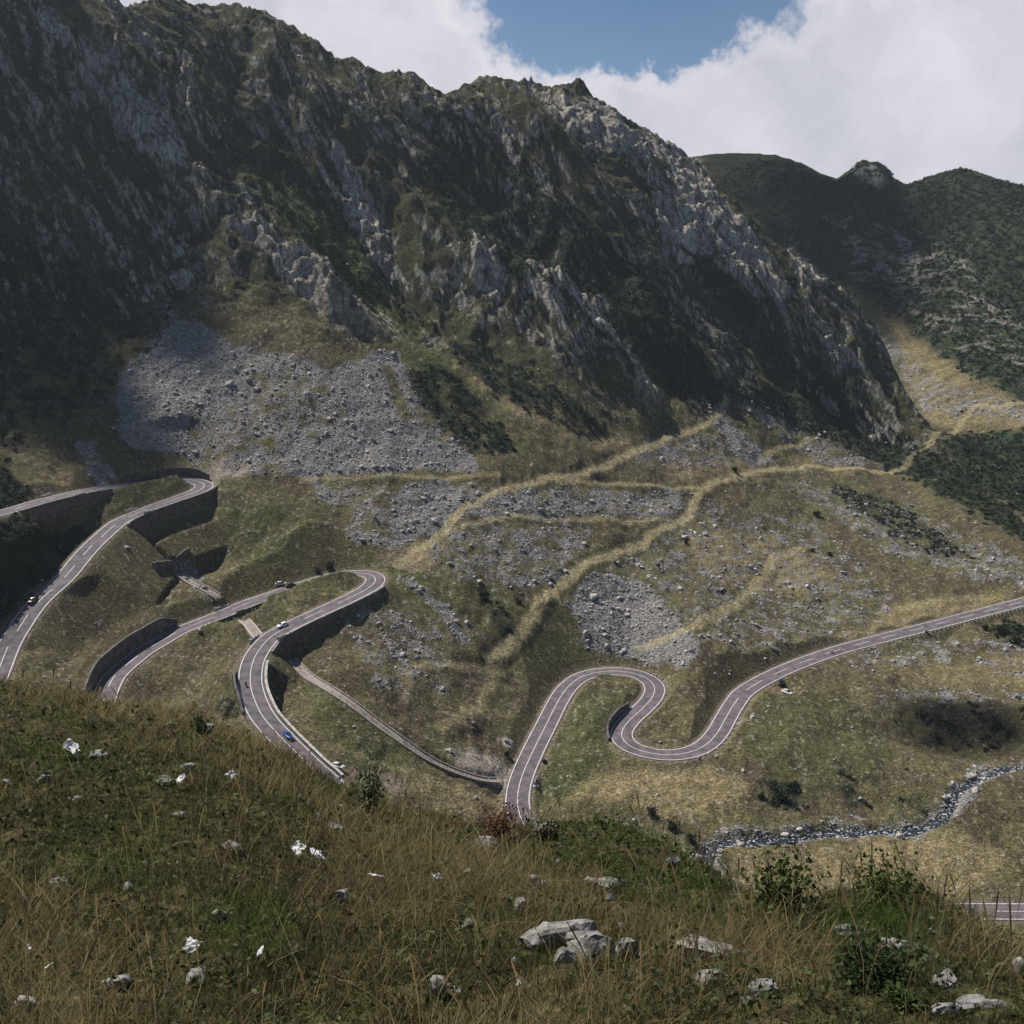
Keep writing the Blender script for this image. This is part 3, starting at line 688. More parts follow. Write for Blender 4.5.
def attr_mat(name, attr, rough=.8, trans=0.0, noise=0.0, scale=1.0):
    m, t, p = mat(name); p.inputs['Roughness'].default_value = rough; p.inputs['Specular IOR Level'].default_value = .15
    at = nd(t, 'ShaderNodeAttribute', attribute_name=attr); src = at.outputs['Color']
    if noise:
        g = nd(t, 'ShaderNodeNewGeometry'); nz = nd(t, 'ShaderNodeTexNoise', Scale=scale, Detail=6.0, Roughness=.65); t.links.new(g.outputs['Position'], nz.inputs['Vector'])
        r1 = nd(t, 'ShaderNodeMapRange'); r1.inputs[1].default_value = .3; r1.inputs[2].default_value = .7; r1.inputs[3].default_value = 1 - noise; r1.inputs[4].default_value = 1 + noise
        t.links.new(nz.outputs['Fac'], r1.inputs[0]); sc_ = nd(t, 'ShaderNodeVectorMath', operation='SCALE'); t.links.new(src, sc_.inputs[0]); t.links.new(r1.outputs[0], sc_.inputs['Scale']); src = sc_.outputs[0]
        bu = nd(t, 'ShaderNodeBump', Strength=.8, Distance=.25 / scale); t.links.new(nz.outputs['Fac'], bu.inputs['Height']); t.links.new(bu.outputs[0], p.inputs['Normal'])
    t.links.new(src, p.inputs['Base Color'])
    if trans:
        tr = nd(t, 'ShaderNodeBsdfTranslucent'); t.links.new(src, tr.inputs['Color'])
        ms = nd(t, 'ShaderNodeMixShader'); ms.inputs[0].default_value = trans
        t.links.new(p.outputs[0], ms.inputs[1]); t.links.new(tr.outputs[0], ms.inputs[2])
        t.links.new(ms.outputs[0], t.nodes['Material Output'].inputs[0])
    return m
M_GRASS = attr_mat('grass_blade', 'tint', .75, .35)
M_LEAF = attr_mat('leaf', 'tint', .6, .3)
M_STONE = attr_mat('loose_stone', 'tint', .9, 0, .35, 1.2)
M_BARK = simple('bark', (.09, .07, .055), .9, noise=.4, scale=20, bump=.01)
M_ROCKN = simple('near_rock', (.30, .29, .29), .95, scale=11, bump=.05, color2=(.09, .09, .08))
M_ROCKV = simple('valley_boulder', (.46, .44, .41), .9, scale=1.5, bump=.12, color2=(.24, .23, .22))
M_PAPER = simple('white_paper', (.6, .6, .59), .8, noise=.1, scale=20)
M_WATER = simple('stream_water', (.45, .47, .48), .4, scale=1.3, bump=.12, spec=.3, color2=(.012, .018, .026))
for n_ in M_WATER.node_tree.nodes:
    if n_.type == 'MAP_RANGE': n_.inputs[1].default_value = .36; n_.inputs[2].default_value = .43

# ------------------------------------------------------------------ object helpers
def tag(o, label=None, cat=None, group=None, kind=None):
    if label: o['label'] = label
    if cat: o['category'] = cat
    if group: o['group'] = group
    if kind: o['kind'] = kind
    return o
def mesh(name, verts, faces, m, parent=None, smooth=True, tint=None, attr='tint', loc=None):
    verts = np.asarray(verts, np.float32); me = bpy.data.meshes.new(name)
    if isinstance(faces, np.ndarray):
        nf, k_ = faces.shape
        me.vertices.add(len(verts)); me.vertices.foreach_set('co', verts.ravel())
        me.loops.add(nf * k_); me.loops.foreach_set('vertex_index', faces.ravel().astype(np.int32))
        me.polygons.add(nf); me.polygons.foreach_set('loop_start', (np.arange(nf) * k_).astype(np.int32))
        me.polygons.foreach_set('use_smooth', np.full(nf, smooth))
        me.update(calc_edges=True)
    else:
        me.from_pydata([tuple(map(float, v)) for v in verts], [], faces); me.update()
        me.polygons.foreach_set('use_smooth', np.full(len(me.polygons), smooth))
    if tint is not None:
        a = me.attributes.new(attr, 'FLOAT_COLOR', 'POINT')
        c4 = np.ones((len(verts), 4), np.float32); c4[:, :3] = tint; a.data.foreach_set('color', c4.ravel())
    if m: me.materials.append(m)
    o = bpy.data.objects.new(name, me); C.objects.link(o)
    if parent: o.parent = parent
    if loc is not None: o.location = tuple(map(float, loc))
    return o
def empty(name, loc, rz=0, label=None, cat=None, group=None):
    o = bpy.data.objects.new(name, None); C.objects.link(o); o.location = tuple(map(float, loc)); o.rotation_euler = (0, 0, rz)
    return tag(o, label, cat, group)

# ------------------------------------------------------------------ the ground sheet, cut into its regions
fi, fj = np.mgrid[0:NR - 1, 0:NA - 1]
def vid(i, j): return i * NA + j
quads = np.stack([vid(fi, fj), vid(fi, fj + 1), vid(fi + 1, fj + 1), vid(fi + 1, fj)], -1)[:, :, ::-1]
reg = np.zeros((NR - 1, NA - 1), np.int8)                    # 0 valley
rc, uc = R2[:-1, :-1], A2[:-1, :-1]
reg[(m_mtn[:-1, :-1] > .08)] = 1
reg[(m_far[:-1, :-1] > .05) | (rc > (KR[I_BACK][None, :-1] + KR[I_F0][None, :-1]) / 2)] = 2
reg[(reg == 0) & (scree[:-1, :-1] > .62) & (rc > 390) & (U[:-1, :-1] < 500)] = 3
reg[(reg == 0) & (PATHM[:-1, :-1] > .35)] = 4
reg[rc < 120] = 5
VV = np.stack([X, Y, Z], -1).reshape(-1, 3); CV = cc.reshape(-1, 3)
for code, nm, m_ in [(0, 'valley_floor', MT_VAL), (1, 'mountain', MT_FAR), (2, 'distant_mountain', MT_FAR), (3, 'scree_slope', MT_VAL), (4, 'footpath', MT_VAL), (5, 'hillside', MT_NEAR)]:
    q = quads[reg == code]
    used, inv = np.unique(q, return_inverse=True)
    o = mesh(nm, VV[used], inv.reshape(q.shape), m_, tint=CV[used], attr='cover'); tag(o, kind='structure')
print('sheet', round(time.time() - T0, 1))

# ------------------------------------------------------------------ roads
def ribbon(P, offs, dz):
    """offs: list of (offset right, dz) -> strip vertices and quads"""
    _, n = frame(P); vs = []; m = len(offs)
    for o_, h in offs: vs.append(np.c_[P[:, :2] + n * o_, P[:, 2] + dz + h])
    Vv = np.stack(vs, 1).reshape(-1, 3); i = np.arange(len(P) - 1)[:, None]; j = np.arange(m - 1)[None]
    a = i * m + j; q = np.stack([a, a + m, a + m + 1, a + 1], -1).reshape(-1, 4)
    return Vv, q
names = {'a': 'road', 'b': 'road', 'c': 'road', 'd': 'road'}
for k_, P in RD.items():
    v, q = ribbon(P, [(-HW, -.35), (-HW, 0), (0, .05), (HW, 0), (HW, -.35)], 0)
    road = mesh('road', v, q, M_ASPHALT, smooth=False); tag(road, kind='structure')
    vs, fs, n0 = [], [], 0
    for off in (-3.5, 3.5):
        v, q = ribbon(P, [(off - .13, 0), (off + .13, 0)], .022); vs.append(v); fs.append(q + n0); n0 += len(v)
    U1, V1 = project(P[:, 0], P[:, 1], P[:, 2])
    curv = np.abs(np.gradient(np.unwrap(np.arctan2(*frame(P)[0].T)))) / .5
    curv = smooth1(curv, 31)
    i = 0; dashlen, gaplen = 16, 14
    while i < len(P) - 3:
        solid = (curv[i] > .018 and k_ != 'd') or (k_ == 'b' and i > len(P) * .62) or (k_ == 'c' and i < len(P) * .52)
        e = min(len(P), i + (6 if solid else dashlen) + 1)
        v, q = ribbon(P[i:e], [(-.11, .046), (.11, .046)], .022)
        if len(v) >= 4: vs.append(v); fs.append(q + n0); n0 += len(v)
        i = e - 1 if solid else e - 1 + gaplen
    lm = mesh('road_marking', np.vstack(vs), np.vstack(fs), M_LINE, smooth=False); tag(lm, kind='structure')

# ------------------------------------------------------------------ retaining walls
for k_, a, b, s, kind, lab in EXTRA:
    P = RD[k_][a:b + 1]; t2, n = frame(P); n = n * s
    base = P[:, 2]
    off0, off1 = HW + .30, HW + 1.0
    foot = np.array([min(hz(P[i, 0] + n[i, 0] * o_, P[i, 1] + n[i, 1] * o_) for o_ in (off1 + .4, off1 + 1.2, off1 + 2.2)) for i in range(len(P))])
    if kind == 'fill':
        top = base + (.28 if 'low outer' not in lab else .5); bot = np.minimum(foot, base - .8) - 1.2
        f0, f1 = off0, off1
    else:
        headz = np.array([max(hz(P[i, 0] + n[i, 0] * o_, P[i, 1] + n[i, 1] * o_) for o_ in (off1 + .5, off1 + 1.3, off1 + 2.)) for i in range(len(P))])
        top = smooth1(np.clip(headz, base + .4, base + 5.5) + .25, 15); bot = base - 1.0; f0, f1 = off0, off1
    top = top + .06 * gnoise(np.arange(len(P)) / 5, np.zeros(len(P)), 3)
    vs = np.stack([np.c_[P[:, :2] + n * f0, bot], np.c_[P[:, :2] + n * f0, top], np.c_[P[:, :2] + n * f1, top], np.c_[P[:, :2] + n * (f1 + .25), bot]], 1).reshape(-1, 3)
    m = len(P); i = np.arange(m - 1)[:, None]; j = np.arange(4)[None]
    q = np.stack([i * 4 + j, i * 4 + (j + 1) % 4, (i + 1) * 4 + (j + 1) % 4, (i + 1) * 4 + j], -1).reshape(-1, 4)
    q = np.vstack([q, [[0, 3, 2, 1]], [[4 * m - 4, 4 * m - 3, 4 * m - 2, 4 * m - 1]]])
    o = mesh('retaining_wall', vs, q, M_WALL, smooth=False); tag(o, lab, 'retaining wall')
    if kind == 'fill':
        cvs = np.stack([np.c_[P[:, :2] + n * (f0 - .05), top - .02], np.c_[P[:, :2] + n * (f0 - .05), top + .16], np.c_[P[:, :2] + n * (f1 + .08), top + .16], np.c_[P[:, :2] + n * (f1 + .08), top - .02]], 1).reshape(-1, 3)
        mesh('coping', cvs, q, simple('coping_stone', (.26, .245, .235) if 'low outer' not in lab else (.5, .49, .46), .9, noise=.4, scale=.8), parent=o, smooth=False)

# free-standing wall on the grass between the roads
def free_wall(pts, h, th, label):
    P = trace(pts, .6, 9, 100); _, n = frame(P); zb = P[:, 2]
    vs = np.stack([np.c_[P[:, :2] - n * th / 2, zb - 1.5], np.c_[P[:, :2] - n * th / 2, zb + h], np.c_[P[:, :2] + n * th / 2, zb + h], np.c_[P[:, :2] + n * th / 2, zb - 1.5]], 1).reshape(-1, 3)
    m = len(P); i = np.arange(m - 1)[:, None]; j = np.arange(4)[None]
    q = np.stack([i * 4 + j, i * 4 + (j + 1) % 4, (i + 1) * 4 + (j + 1) % 4, (i + 1) * 4 + j], -1).reshape(-1, 4)
    q = np.vstack([q, [[0, 3, 2, 1]], [[4 * m - 4, 4 * m - 3, 4 * m - 2, 4 * m - 1]]])
    tag(mesh('stone_wall', vs, q, M_WALL, smooth=False), label, 'stone wall')
free_wall([(152, 568), (163, 566), (173, 563)], 1.9, .8, 'left piece of the small dark wall standing in the grass between the two left roads')
free_wall([(175, 561), (183, 556), (191, 551)], 1.9, .8, 'right piece of the small dark wall standing in the grass between the two left roads')

# ------------------------------------------------------------------ stone chute in three pieces
for P, lab, hw in zip(CHP, ['upper piece of the straight stone chute, above the bridge parapet', 'short middle piece of the stone chute between the two road levels', 'long lower piece of the stone chute running straight down to the road'], (1.6, 1.5, 1.5)):
    root = empty('drainage_channel', (0, 0, 0), label=lab, cat='channel')
    v, q = ribbon(P, [(-hw, -.02), (0, -.12), (hw, -.02)], -.32); mesh('channel_bed', v, q, M_STONEBED, root, smooth=False)
    for s in (-1, 1):
        v, q = ribbon(P, [(s * hw, -.9), (s * hw, .12), (s * (hw + .42), .12), (s * (hw + .45), -.9)], 0)
        mesh('side_wall', v, q, M_CONC if 'short' in lab else M_STONEBED, root, smooth=False)

# ------------------------------------------------------------------ stream water
ribs = ribbon(STREAM, [(-1.0, 0), (-.5, 0), (0, 0), (.5, 0), (1.0, 0)], -1.05)
v, q = ribs; _, n = frame(STREAM)
for kx, o_ in enumerate((-1, -.5, 0, .5, 1)):
    v.reshape(-1, 5, 3)[:, kx, :2] = STREAM[:, :2] + n * (o_ * (SW + .9))[:, None]
v[:, 2] += .05 * gnoise(v[:, 0] / 1.1, v[:, 1] / 1.1, 2)
tag(mesh('stream', v, q, M_WATER), kind='structure')
print('structures', round(time.time() - T0, 1))

# ------------------------------------------------------------------ stones
def icosa():
    p = (1 + 5 ** .5) / 2
    v = np.array([(-1, p, 0), (1, p, 0), (-1, -p, 0), (1, -p, 0), (0, -1, p), (0, 1, p), (0, -1, -p), (0, 1, -p), (p, 0, -1), (p, 0, 1), (-p, 0, -1), (-p, 0, 1)], float)
    f = np.array([(0, 11, 5), (0, 5, 1), (0, 1, 7), (0, 7, 10), (0, 10, 11), (1, 5, 9), (5, 11, 4), (11, 10, 2), (10, 7, 6), (7, 1, 8), (3, 9, 4), (3, 4, 2), (3, 2, 6), (3, 6, 8), (3, 8, 9), (4, 9, 5), (2, 4, 11), (6, 2, 10), (8, 6, 7), (9, 8, 1)])
    return v / np.linalg.norm(v[0]), f
def subdiv(v, f):
    e = {}; v = list(v); nf = []
    def mid(a, b):
        k_ = (min(a, b), max(a, b))
        if k_ not in e:
            p = (v[a] + v[b]) / 2; v.append(p / np.linalg.norm(p)); e[k_] = len(v) - 1
        return e[k_]
    for a, b, c in f:
        ab, bc, ca = mid(a, b), mid(b, c), mid(c, a); nf += [(a, ab, ca), (b, bc, ab), (c, ca, bc), (ab, bc, ca)]
    return np.array(v), np.array(nf)
IV, IF = icosa(); SV, SF = subdiv(IV, IF); S2V, S2F = subdiv(SV, SF)
def blocky(v, r, amt=.25, cuts=7):
    v = v * (1 + amt * r.normal(size=(len(v), 1)) * .35)
    for _ in range(cuts):                                    # plane cuts give flat faces
        d = r.normal(size=3); d /= np.linalg.norm(d); lim = r.uniform(.45, .8); p = v @ d
        v = v - np.where(p > lim, p - lim, 0)[:, None] * d
    return v
def scatter(weight, n, jitter=1.0):
    area = (np.gradient(RR)[:, None] * np.gradient(AZ)[None] * R2)
    wgt = (weight * area).ravel(); c = np.cumsum(wgt); k_ = np.searchsorted(c, rng.random(n) * c[-1])
    i, j = np.divmod(k_, NA)
    a = AZ[j] + (rng.random(n) - .5) * .052 * deg; r = RR[i] + (rng.random(n) - .5) * np.gradient(RR)[i]
    x, y = r * np.sin(a), r * np.cos(a)
    return x, y, hz(x, y), k_
def rotmats(n):
    q_ = rng.normal(size=(n, 4)); q_ /= np.linalg.norm(q_, axis=1)[:, None]; w0, x0, y0, z0_ = q_.T
    return np.stack([1 - 2 * (y0**2 + z0_**2), 2 * (x0 * y0 - w0 * z0_), 2 * (x0 * z0_ + w0 * y0), 2 * (x0 * y0 + w0 * z0_), 1 - 2 * (x0**2 + z0_**2), 2 * (y0 * z0_ - w0 * x0),
                     2 * (x0 * z0_ - w0 * y0), 2 * (y0 * z0_ + w0 * x0), 1 - 2 * (x0**2 + y0**2)], 1).reshape(n, 3, 3)
visw = ((U > -40) & (U < 1064) & (V < 1060) & (R2 > 200) & (R2 < 1150) & (ROADMASK < .5)).astype(np.float32)
visw *= (PATHM < .4)
STREAMC = np.where((bedw * .9 > DST), .3, 1.0)
wst = visw * (SCREEW * 1.0 + (m_val > .5) * (.014 + .5 * sstep(.18, .6, .9 * n1 + .5 * n5 + .6 * n2_) + .25 * sstep(.02, .3, scree)) * (1 - .8 * jf) + STREAMM * 2.2 * STREAMC + .10 * rk * (m_mtn > .2) + .05 * m_mtn + .03 * m_far)
NS = 95000
sx_, sy_, sz_, ks = scatter(wst, NS)
size = .20 * (rng.random(NS) ** (-1 / 2.9)); size = np.clip(size, .2, 1.5)
size = np.where(SCREEW.ravel()[ks] + STREAMM.ravel()[ks] < .3, size * .68, size)
order = np.argsort(-size)
variants = [blocky(IV, rng) for _ in range(8)]
Rm = rotmats(NS); vi = rng.integers(0, 8, NS)
base = np.array(variants)[vi] * rng.uniform(.65, 1.25, (NS, 1, 3))
allv = np.einsum('nij,nkj->nki', Rm, base) * size[:, None, None]
allv[:, :, 2] *= .75; allv += np.stack([sx_, sy_, sz_ + size * .18], 1)[:, None]
tn = (rng.uniform(.18, .50, (NS, 1)) * np.array([[1, .965, .93]])).astype(np.float32)
ind = order[:150]; bulk = order[150:]
fcs = (IF[None] + (np.arange(len(bulk)) * 12)[:, None, None]).reshape(-1, 3)
tag(mesh('scree', allv[bulk].reshape(-1, 3), fcs, M_STONE, smooth=False, tint=np.repeat(tn[bulk], 12, 0)), 'loose grey stones and rubble scattered over the slopes', 'stones', kind='stuff')
# the biggest boulders are individuals
bm_ = []
for i in range(6):
    o = mesh('boulder', blocky(SV, rng) * np.array([1, .85, .7]), SF, M_ROCKV, smooth=False); bm_.append(o.data); bpy.data.objects.remove(o)
def boulder(x, y, z, s, label, group=None):
    o = bpy.data.objects.new('boulder', bm_[rng.integers(0, 6)]); C.objects.link(o); o.location = (x, y, z + s * .25); o.scale = (s, s * rng.uniform(.8, 1.1), s * rng.uniform(.8, 1.1)); o.rotation_euler = (rng.uniform(-.3, .3), rng.uniform(-.3, .3), rng.uniform(0, 6.28))
    return tag(o, label, 'boulder', group)
for i in ind:
    u_, v_ = project(sx_[i], sy_[i], sz_[i])
    if u_ < 500 and 310 < v_ < 480: z_ = ('large grey boulder lying on the scree field above the upper hairpin', 'boulders on the scree field above the upper hairpin')
    elif u_ < 500 and v_ >= 480: z_ = ('large grey boulder on the slope between the left hairpin roads and the golden path', 'boulders on the slope around the left hairpins')
    elif v_ < 440 and u_ > 860: z_ = ('large pale boulder at the foot of the distant green mountain', 'boulders at the foot of the distant mountain')
    elif v_ < 440: z_ = ('large pale boulder lodged on the rocky mountain face', 'boulders on the mountain face')
    elif v_ < 660 and u_ < 900 or v_ < 600: z_ = ('large pale boulder on the stony slope crossed by the golden paths', 'boulders on the slope of the golden paths')
    else: z_ = ('large pale boulder on the meadow and stream bank below the right hand road', 'boulders below the right hand road')
    boulder(sx_[i], sy_[i], sz_[i], size[i], *z_)
for u, v, s, lab in [(593, 598, 2.6, 'dark boulder among the grey stones right of the curved golden path'), (599, 603, 1.6, 'paler boulder touching the dark boulder in the grey stone patch'),
                     (685, 538, 2.2, 'dark boulder just below the widening of the golden path'), (676, 742, .9, 'dark boulder on the grass inside the lower S bend'),
                     (660, 743, .8, 'low stone inside the lower S bend near the kerb'), (743, 771, .9, 'upright brown stone below the road on the grass'),
                     (506, 741, 1.3, 'broad white rock on the grass left of the straight road'), (753, 718, 1.4, 'flat white rock right of the lower road bend'),
                     (230, 385, 2.6, 'grey block high in the scree field'), (257, 390, 2.4, 'pale block in the middle of the scree field'), (448, 752, 1.6, 'dark boulder beside the long stone chute'),
                     (860, 800, 1.0, 'small pale boulder on the bank above the stream'), (536, 787, 1.2, 'dark rock at the culvert by the straight road')]:
    p = ground(u, v, 100); boulder(p[0], p[1], p[2], s, lab)
print('stones', round(time.time() - T0, 1))

# ------------------------------------------------------------------ dwarf pine thickets and bushes
def clump_geo(n_leaf, r, flat=.7):
    d = r.normal(size=(n_leaf, 3)); d /= np.linalg.norm(d, axis=1)[:, None]; d[:, 2] = np.abs(d[:, 2])
    c = d * r.uniform(.45, 1.0, (n_leaf, 1)) * np.array([1, 1, flat])
    t1 = r.normal(size=(n_leaf, 3)); t1 /= np.linalg.norm(t1, axis=1)[:, None]; t2 = np.cross(d, t1); t2 /= np.linalg.norm(t2, axis=1)[:, None]
    return c, t1, t2
wj = visw * (JUN_SHADE_W * (m_mtn * .9 + m_far * .8 + .9 * m_val) + .02 * m_mtn)  # scrub also lands on the patches darkened for shade
NJ = 26000
jx, jy, jz, jk = scatter(wj, NJ)
NLF = 11
js = rng.uniform(.5, 1.25, NJ) * (1 + .5 * (np.hypot(jx, jy) > 800)); V3 = []
d = rng.normal(size=(NJ, NLF, 3)); d /= np.linalg.norm(d, axis=2)[..., None]; d[..., 2] = np.abs(d[..., 2])
cpos = d * rng.uniform(.35, 1, (NJ, NLF, 1)) * np.array([1.15, 1.15, .8])
a1 = rng.normal(size=(NJ, NLF, 3)) * .42; a2 = rng.normal(size=(NJ, NLF, 3)) * .42; a3 = -(a1 + a2) + rng.normal(size=(NJ, NLF, 3)) * .15
tri = np.stack([cpos + a1, cpos + a2, cpos + a3], 2) * js[:, None, None, None] + np.stack([jx, jy, jz], 1)[:, None, None]
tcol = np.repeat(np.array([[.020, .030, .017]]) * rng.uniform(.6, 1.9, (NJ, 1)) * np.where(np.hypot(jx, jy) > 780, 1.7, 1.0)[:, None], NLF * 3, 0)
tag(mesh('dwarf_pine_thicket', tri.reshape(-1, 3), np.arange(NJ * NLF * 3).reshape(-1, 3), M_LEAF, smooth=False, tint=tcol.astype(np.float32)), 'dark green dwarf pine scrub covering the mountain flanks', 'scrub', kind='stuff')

def bush(name, pos, size, h, n_leaf, leaf, tint, var, label, cat='shrub', group=None, stems=7, seed=0, aspect=.35, spread=.8):
    r = np.random.default_rng(seed); root = empty(name, pos, 0, label, cat, group)
    tips = []; vs, fs, n0 = [], [], 0
    for s in range(stems):
        an = r.uniform(0, 6.28); rad = size * spread * r.uniform(.1, 1); tip = np.array([rad * math.cos(an), rad * math.sin(an), h * r.uniform(.6, 1)])
        mid = tip * np.array([.35, .35, .55]) + r.normal(size=3) * .05 * h; pts = [np.array([0, 0, -.1 * h]), mid, tip]; tips.append(pts)
        for q0, q1, w0, w1 in ((pts[0], pts[1], .035 * h, .022 * h), (pts[1], pts[2], .022 * h, .008 * h)):
            ax_ = q1 - q0; ax_ /= np.linalg.norm(ax_); s1 = np.cross(ax_, [0.3, .9, .1]); s1 /= np.linalg.norm(s1); s2 = np.cross(ax_, s1)
            for k5 in range(5):
                c_, s_ = math.cos(k5 * 1.2566), math.sin(k5 * 1.2566); vs += [q0 + (s1 * c_ + s2 * s_) * w0 * .6, q1 + (s1 * c_ + s2 * s_) * w1 * .6]
            fs += [(n0 + 2 * k5, n0 + 2 * ((k5 + 1) % 5), n0 + 2 * ((k5 + 1) % 5) + 1, n0 + 2 * k5 + 1) for k5 in range(5)]; n0 += 10
    mesh('stem', np.array(vs), np.array(fs), M_BARK, root)
    k_ = r.integers(0, stems, n_leaf); t = r.uniform(.15, 1.0, n_leaf)[:, None]
    A, B, D_ = (np.array([tips[i][j] for i in k_]) for j in range(3))
    c = np.where(t < .5, A + (B - A) * t * 2, B + (D_ - B) * (t - .5) * 2) + r.normal(size=(n_leaf, 3)) * size * .16
    c[:, 2] = np.maximum(c[:, 2], 0)
    ax1 = r.normal(size=(n_leaf, 3)) + np.array([0, 0, .4]); ax1 /= np.linalg.norm(ax1, axis=1)[:, None]; ax2 = np.cross(ax1, r.normal(size=(n_leaf, 3))); ax2 /= np.linalg.norm(ax2, axis=1)[:, None]
    L_ = leaf * r.uniform(.6, 1.3, (n_leaf, 1))
    V_ = np.stack([c, c + ax1 * L_ * .5 + ax2 * L_ * aspect, c + ax1 * L_, c + ax1 * L_ * .5 - ax2 * L_ * aspect], 1).reshape(-1, 3)
    tt = np.array(tint)[None] * (1 + var * r.uniform(-1, 1.4, (n_leaf, 1)))
    mesh('foliage', V_, np.arange(n_leaf * 4).reshape(-1, 4), M_LEAF, root, smooth=False, tint=np.repeat(np.clip(tt, 0.004, 1), 4, 0))
    return root
MID = [(816, 513, 3.0, 'round dark bush alone on the slope below the long upper path'), (735, 468, 2.2, 'dark bush at the foot of the white scree gully'), (686, 540, 1.5, 'small bush below the forked golden path'),
       (830, 553, 2.4, 'dark bush at the upper end of the faint right hand path'), (812, 548, 1.6, 'low bush left of the bush by the faint path'), (722, 590, 1.3, 'small dark bush on the stony slope above the S bend'),
       (616, 562, 1.3, 'lone bush just under the curved golden path'), (658, 563, 1.3, 'lone bush on dry grass below the path fork'), (519, 600, 2.0, 'dark bush in the gully left of the curved golden path'),
       (330, 566, 2.6, 'dark bush on the bank above the middle hairpin'), (318, 570, 2.2, 'bush left of the dark bush above the middle hairpin'), (780, 797, 3.2, 'dense dark bush on the mound above the stream'),
       (760, 795, 1.8, 'lower bush at the left of the mound above the stream'), (620, 835, 1.8, 'dark low bush on the dry meadow above the foreground grass'), (610, 820, 1.2, 'tiny dark bush on the dry meadow near the straight road'),
       (652, 812, 2.8, 'leftmost dark shrub on the shaded bank beside the stream'), (672, 826, 2.8, 'dark shrub in the middle of the shaded bank beside the stream'), (690, 838, 2.4, 'dark shrub at the lower end of the shaded bank by the stream'),
       (1000, 630, 3.4, 'big dark bush among pale stones under the right hand road'), (1016, 640, 3.0, 'dark bush at the right edge among pale stones'), (985, 627, 2.4, 'left part bush of the pale stone patch under the right road'),
       (545, 760, 1.4, 'low bush on the verge right of the straight road'), (507, 752, 1.6, 'dark bush on the gravel left of the straight road'), (926, 630, 1.2, 'small bush on the verge right of the long road')]
for i, (u, v, s, lab) in enumerate(MID):
    p = ground(u, v + 3, 100); bush('bush', p - np.array([0, 0, .1]), s, s * .85, 420, s * .24, (.022, .032, .016), .5, lab, 'bush', seed=100 + i)
print('bushes', round(time.time() - T0, 1))

# ------------------------------------------------------------------ cars
def paint(name, c): return simple(name, c, .3, spec=.5)
M_GLASSC = simple('car_glass', (.02, .022, .025), .08, spec=.6); M_TYRE = simple('tyre', (.02, .02, .02), .8); M_RIM = simple('wheel_rim', (.4, .4, .42), .35, metal=.8)
M_LAMP = simple('headlight_glass', (.8, .8, .82), .15); M_TAIL = simple('tail_light', (.35, .02, .02), .3)
def loft(secs):
    """secs: list of (x, halfwidth, z0, z1) rounded sections -> body"""
    vs, fs = [], []; k_ = 8
    for x, hw, a, b in secs:
        hw2 = hw * .9
        for y_, z_ in ((-hw2, a), (hw2, a), (hw, a + .25 * (b - a)), (hw, a + .7 * (b - a)), (hw2, b - .02), (hw * .5, b + .01), (-hw * .5, b + .01), (-hw2, b - .02), (-hw, a + .7 * (b - a)), (-hw, a + .25 * (b - a))): vs.append((x, y_, z_))
    k_ = 10
    for i in range(len(secs) - 1):
        for j in range(k_): fs.append((i * k_ + j, i * k_ + (j + 1) % k_, (i + 1) * k_ + (j + 1) % k_, (i + 1) * k_ + j))
    fs.append(tuple(range(k_))[::-1]); fs.append(tuple((len(secs) - 1) * k_ + j for j in range(k_)))
    return np.array(vs), fs
def car(u, v, k_, color, label, lane=None, flip=False, off=None, ang=None, tall=0.0, group='cars on the mountain road'):
    if k_:
        P = RD[k_]; i = span(k_, u, v, u, v)[0]; t2, n = frame(P); s = lane
        pos = np.array([P[i, 0] + n[i, 0] * s, P[i, 1] + n[i, 1] * s, P[i, 2] + .06]); a = math.atan2(t2[i, 1], t2[i, 0]) + (math.pi if flip else 0)
    else:
        pos = ground(u, v, 100); a = ang; pos[2] = hz(pos[0], pos[1]) + .05
    root = empty('parked_car' if not k_ else 'car', pos, a, label, 'car', group)
    pm = paint('car_paint', color); H = tall
    v_, f_ = loft([(-2.1, .72, .42, .78), (-2.0, .82, .3, .92), (-1.2, .88, .26, .98), (0, .9, .25, 1.0 - .02), (1.1, .88, .26, .93), (1.85, .82, .3, .8), (2.1, .7, .4, .66)]); mesh('body', v_, f_, pm, root)
    v_, f_ = loft([(-1.75, .70, .93, .98), (-1.25, .68, .95, 1.36 + H), (.35, .68, .95, 1.42 + H), (1.15, .72, .92, .98)]); mesh('window', v_, f_, M_GLASSC, root)
    v_, f_ = loft([(-1.28, .64, 1.34 + H, 1.40 + H), (-.5, .66, 1.36 + H, 1.46 + H), (.38, .64, 1.38 + H, 1.45 + H)]); mesh('roof', v_, f_, pm, root)
    for wx_ in (-1.3, 1.3):
        for wy_ in (-.80, .80):
            an = np.arange(14) * 2 * math.pi / 14; ring = lambda r_, y_: np.c_[wx_ + r_ * np.cos(an), np.full(14, y_), .32 + r_ * np.sin(an)]
            vs = np.vstack([ring(.32, wy_ - .11), ring(.32, wy_ + .11)]); fs = [(j, (j + 1) % 14, 14 + (j + 1) % 14, 14 + j) for j in range(14)] + [tuple(range(14))[::-1], tuple(range(14, 28))]
            wh = mesh('wheel', vs, fs, M_TYRE, root, smooth=False)
            vs = np.vstack([ring(.2, wy_ - .115), ring(.2, wy_ + .115)]); mesh('rim', vs, fs, M_RIM, wh, smooth=False)
    for y_ in (-.55, .55):
        for x_, m_, nm in ((2.0, M_LAMP, 'headlight'), (-2.04, M_TAIL, 'tail_light')):
            v_, f_ = loft([(x_ - .06, .16, .60, .74), (x_ + .08, .15, .62, .72)]); v_[:, 1] += y_; mesh(nm, v_, f_, m_, root)
    return root
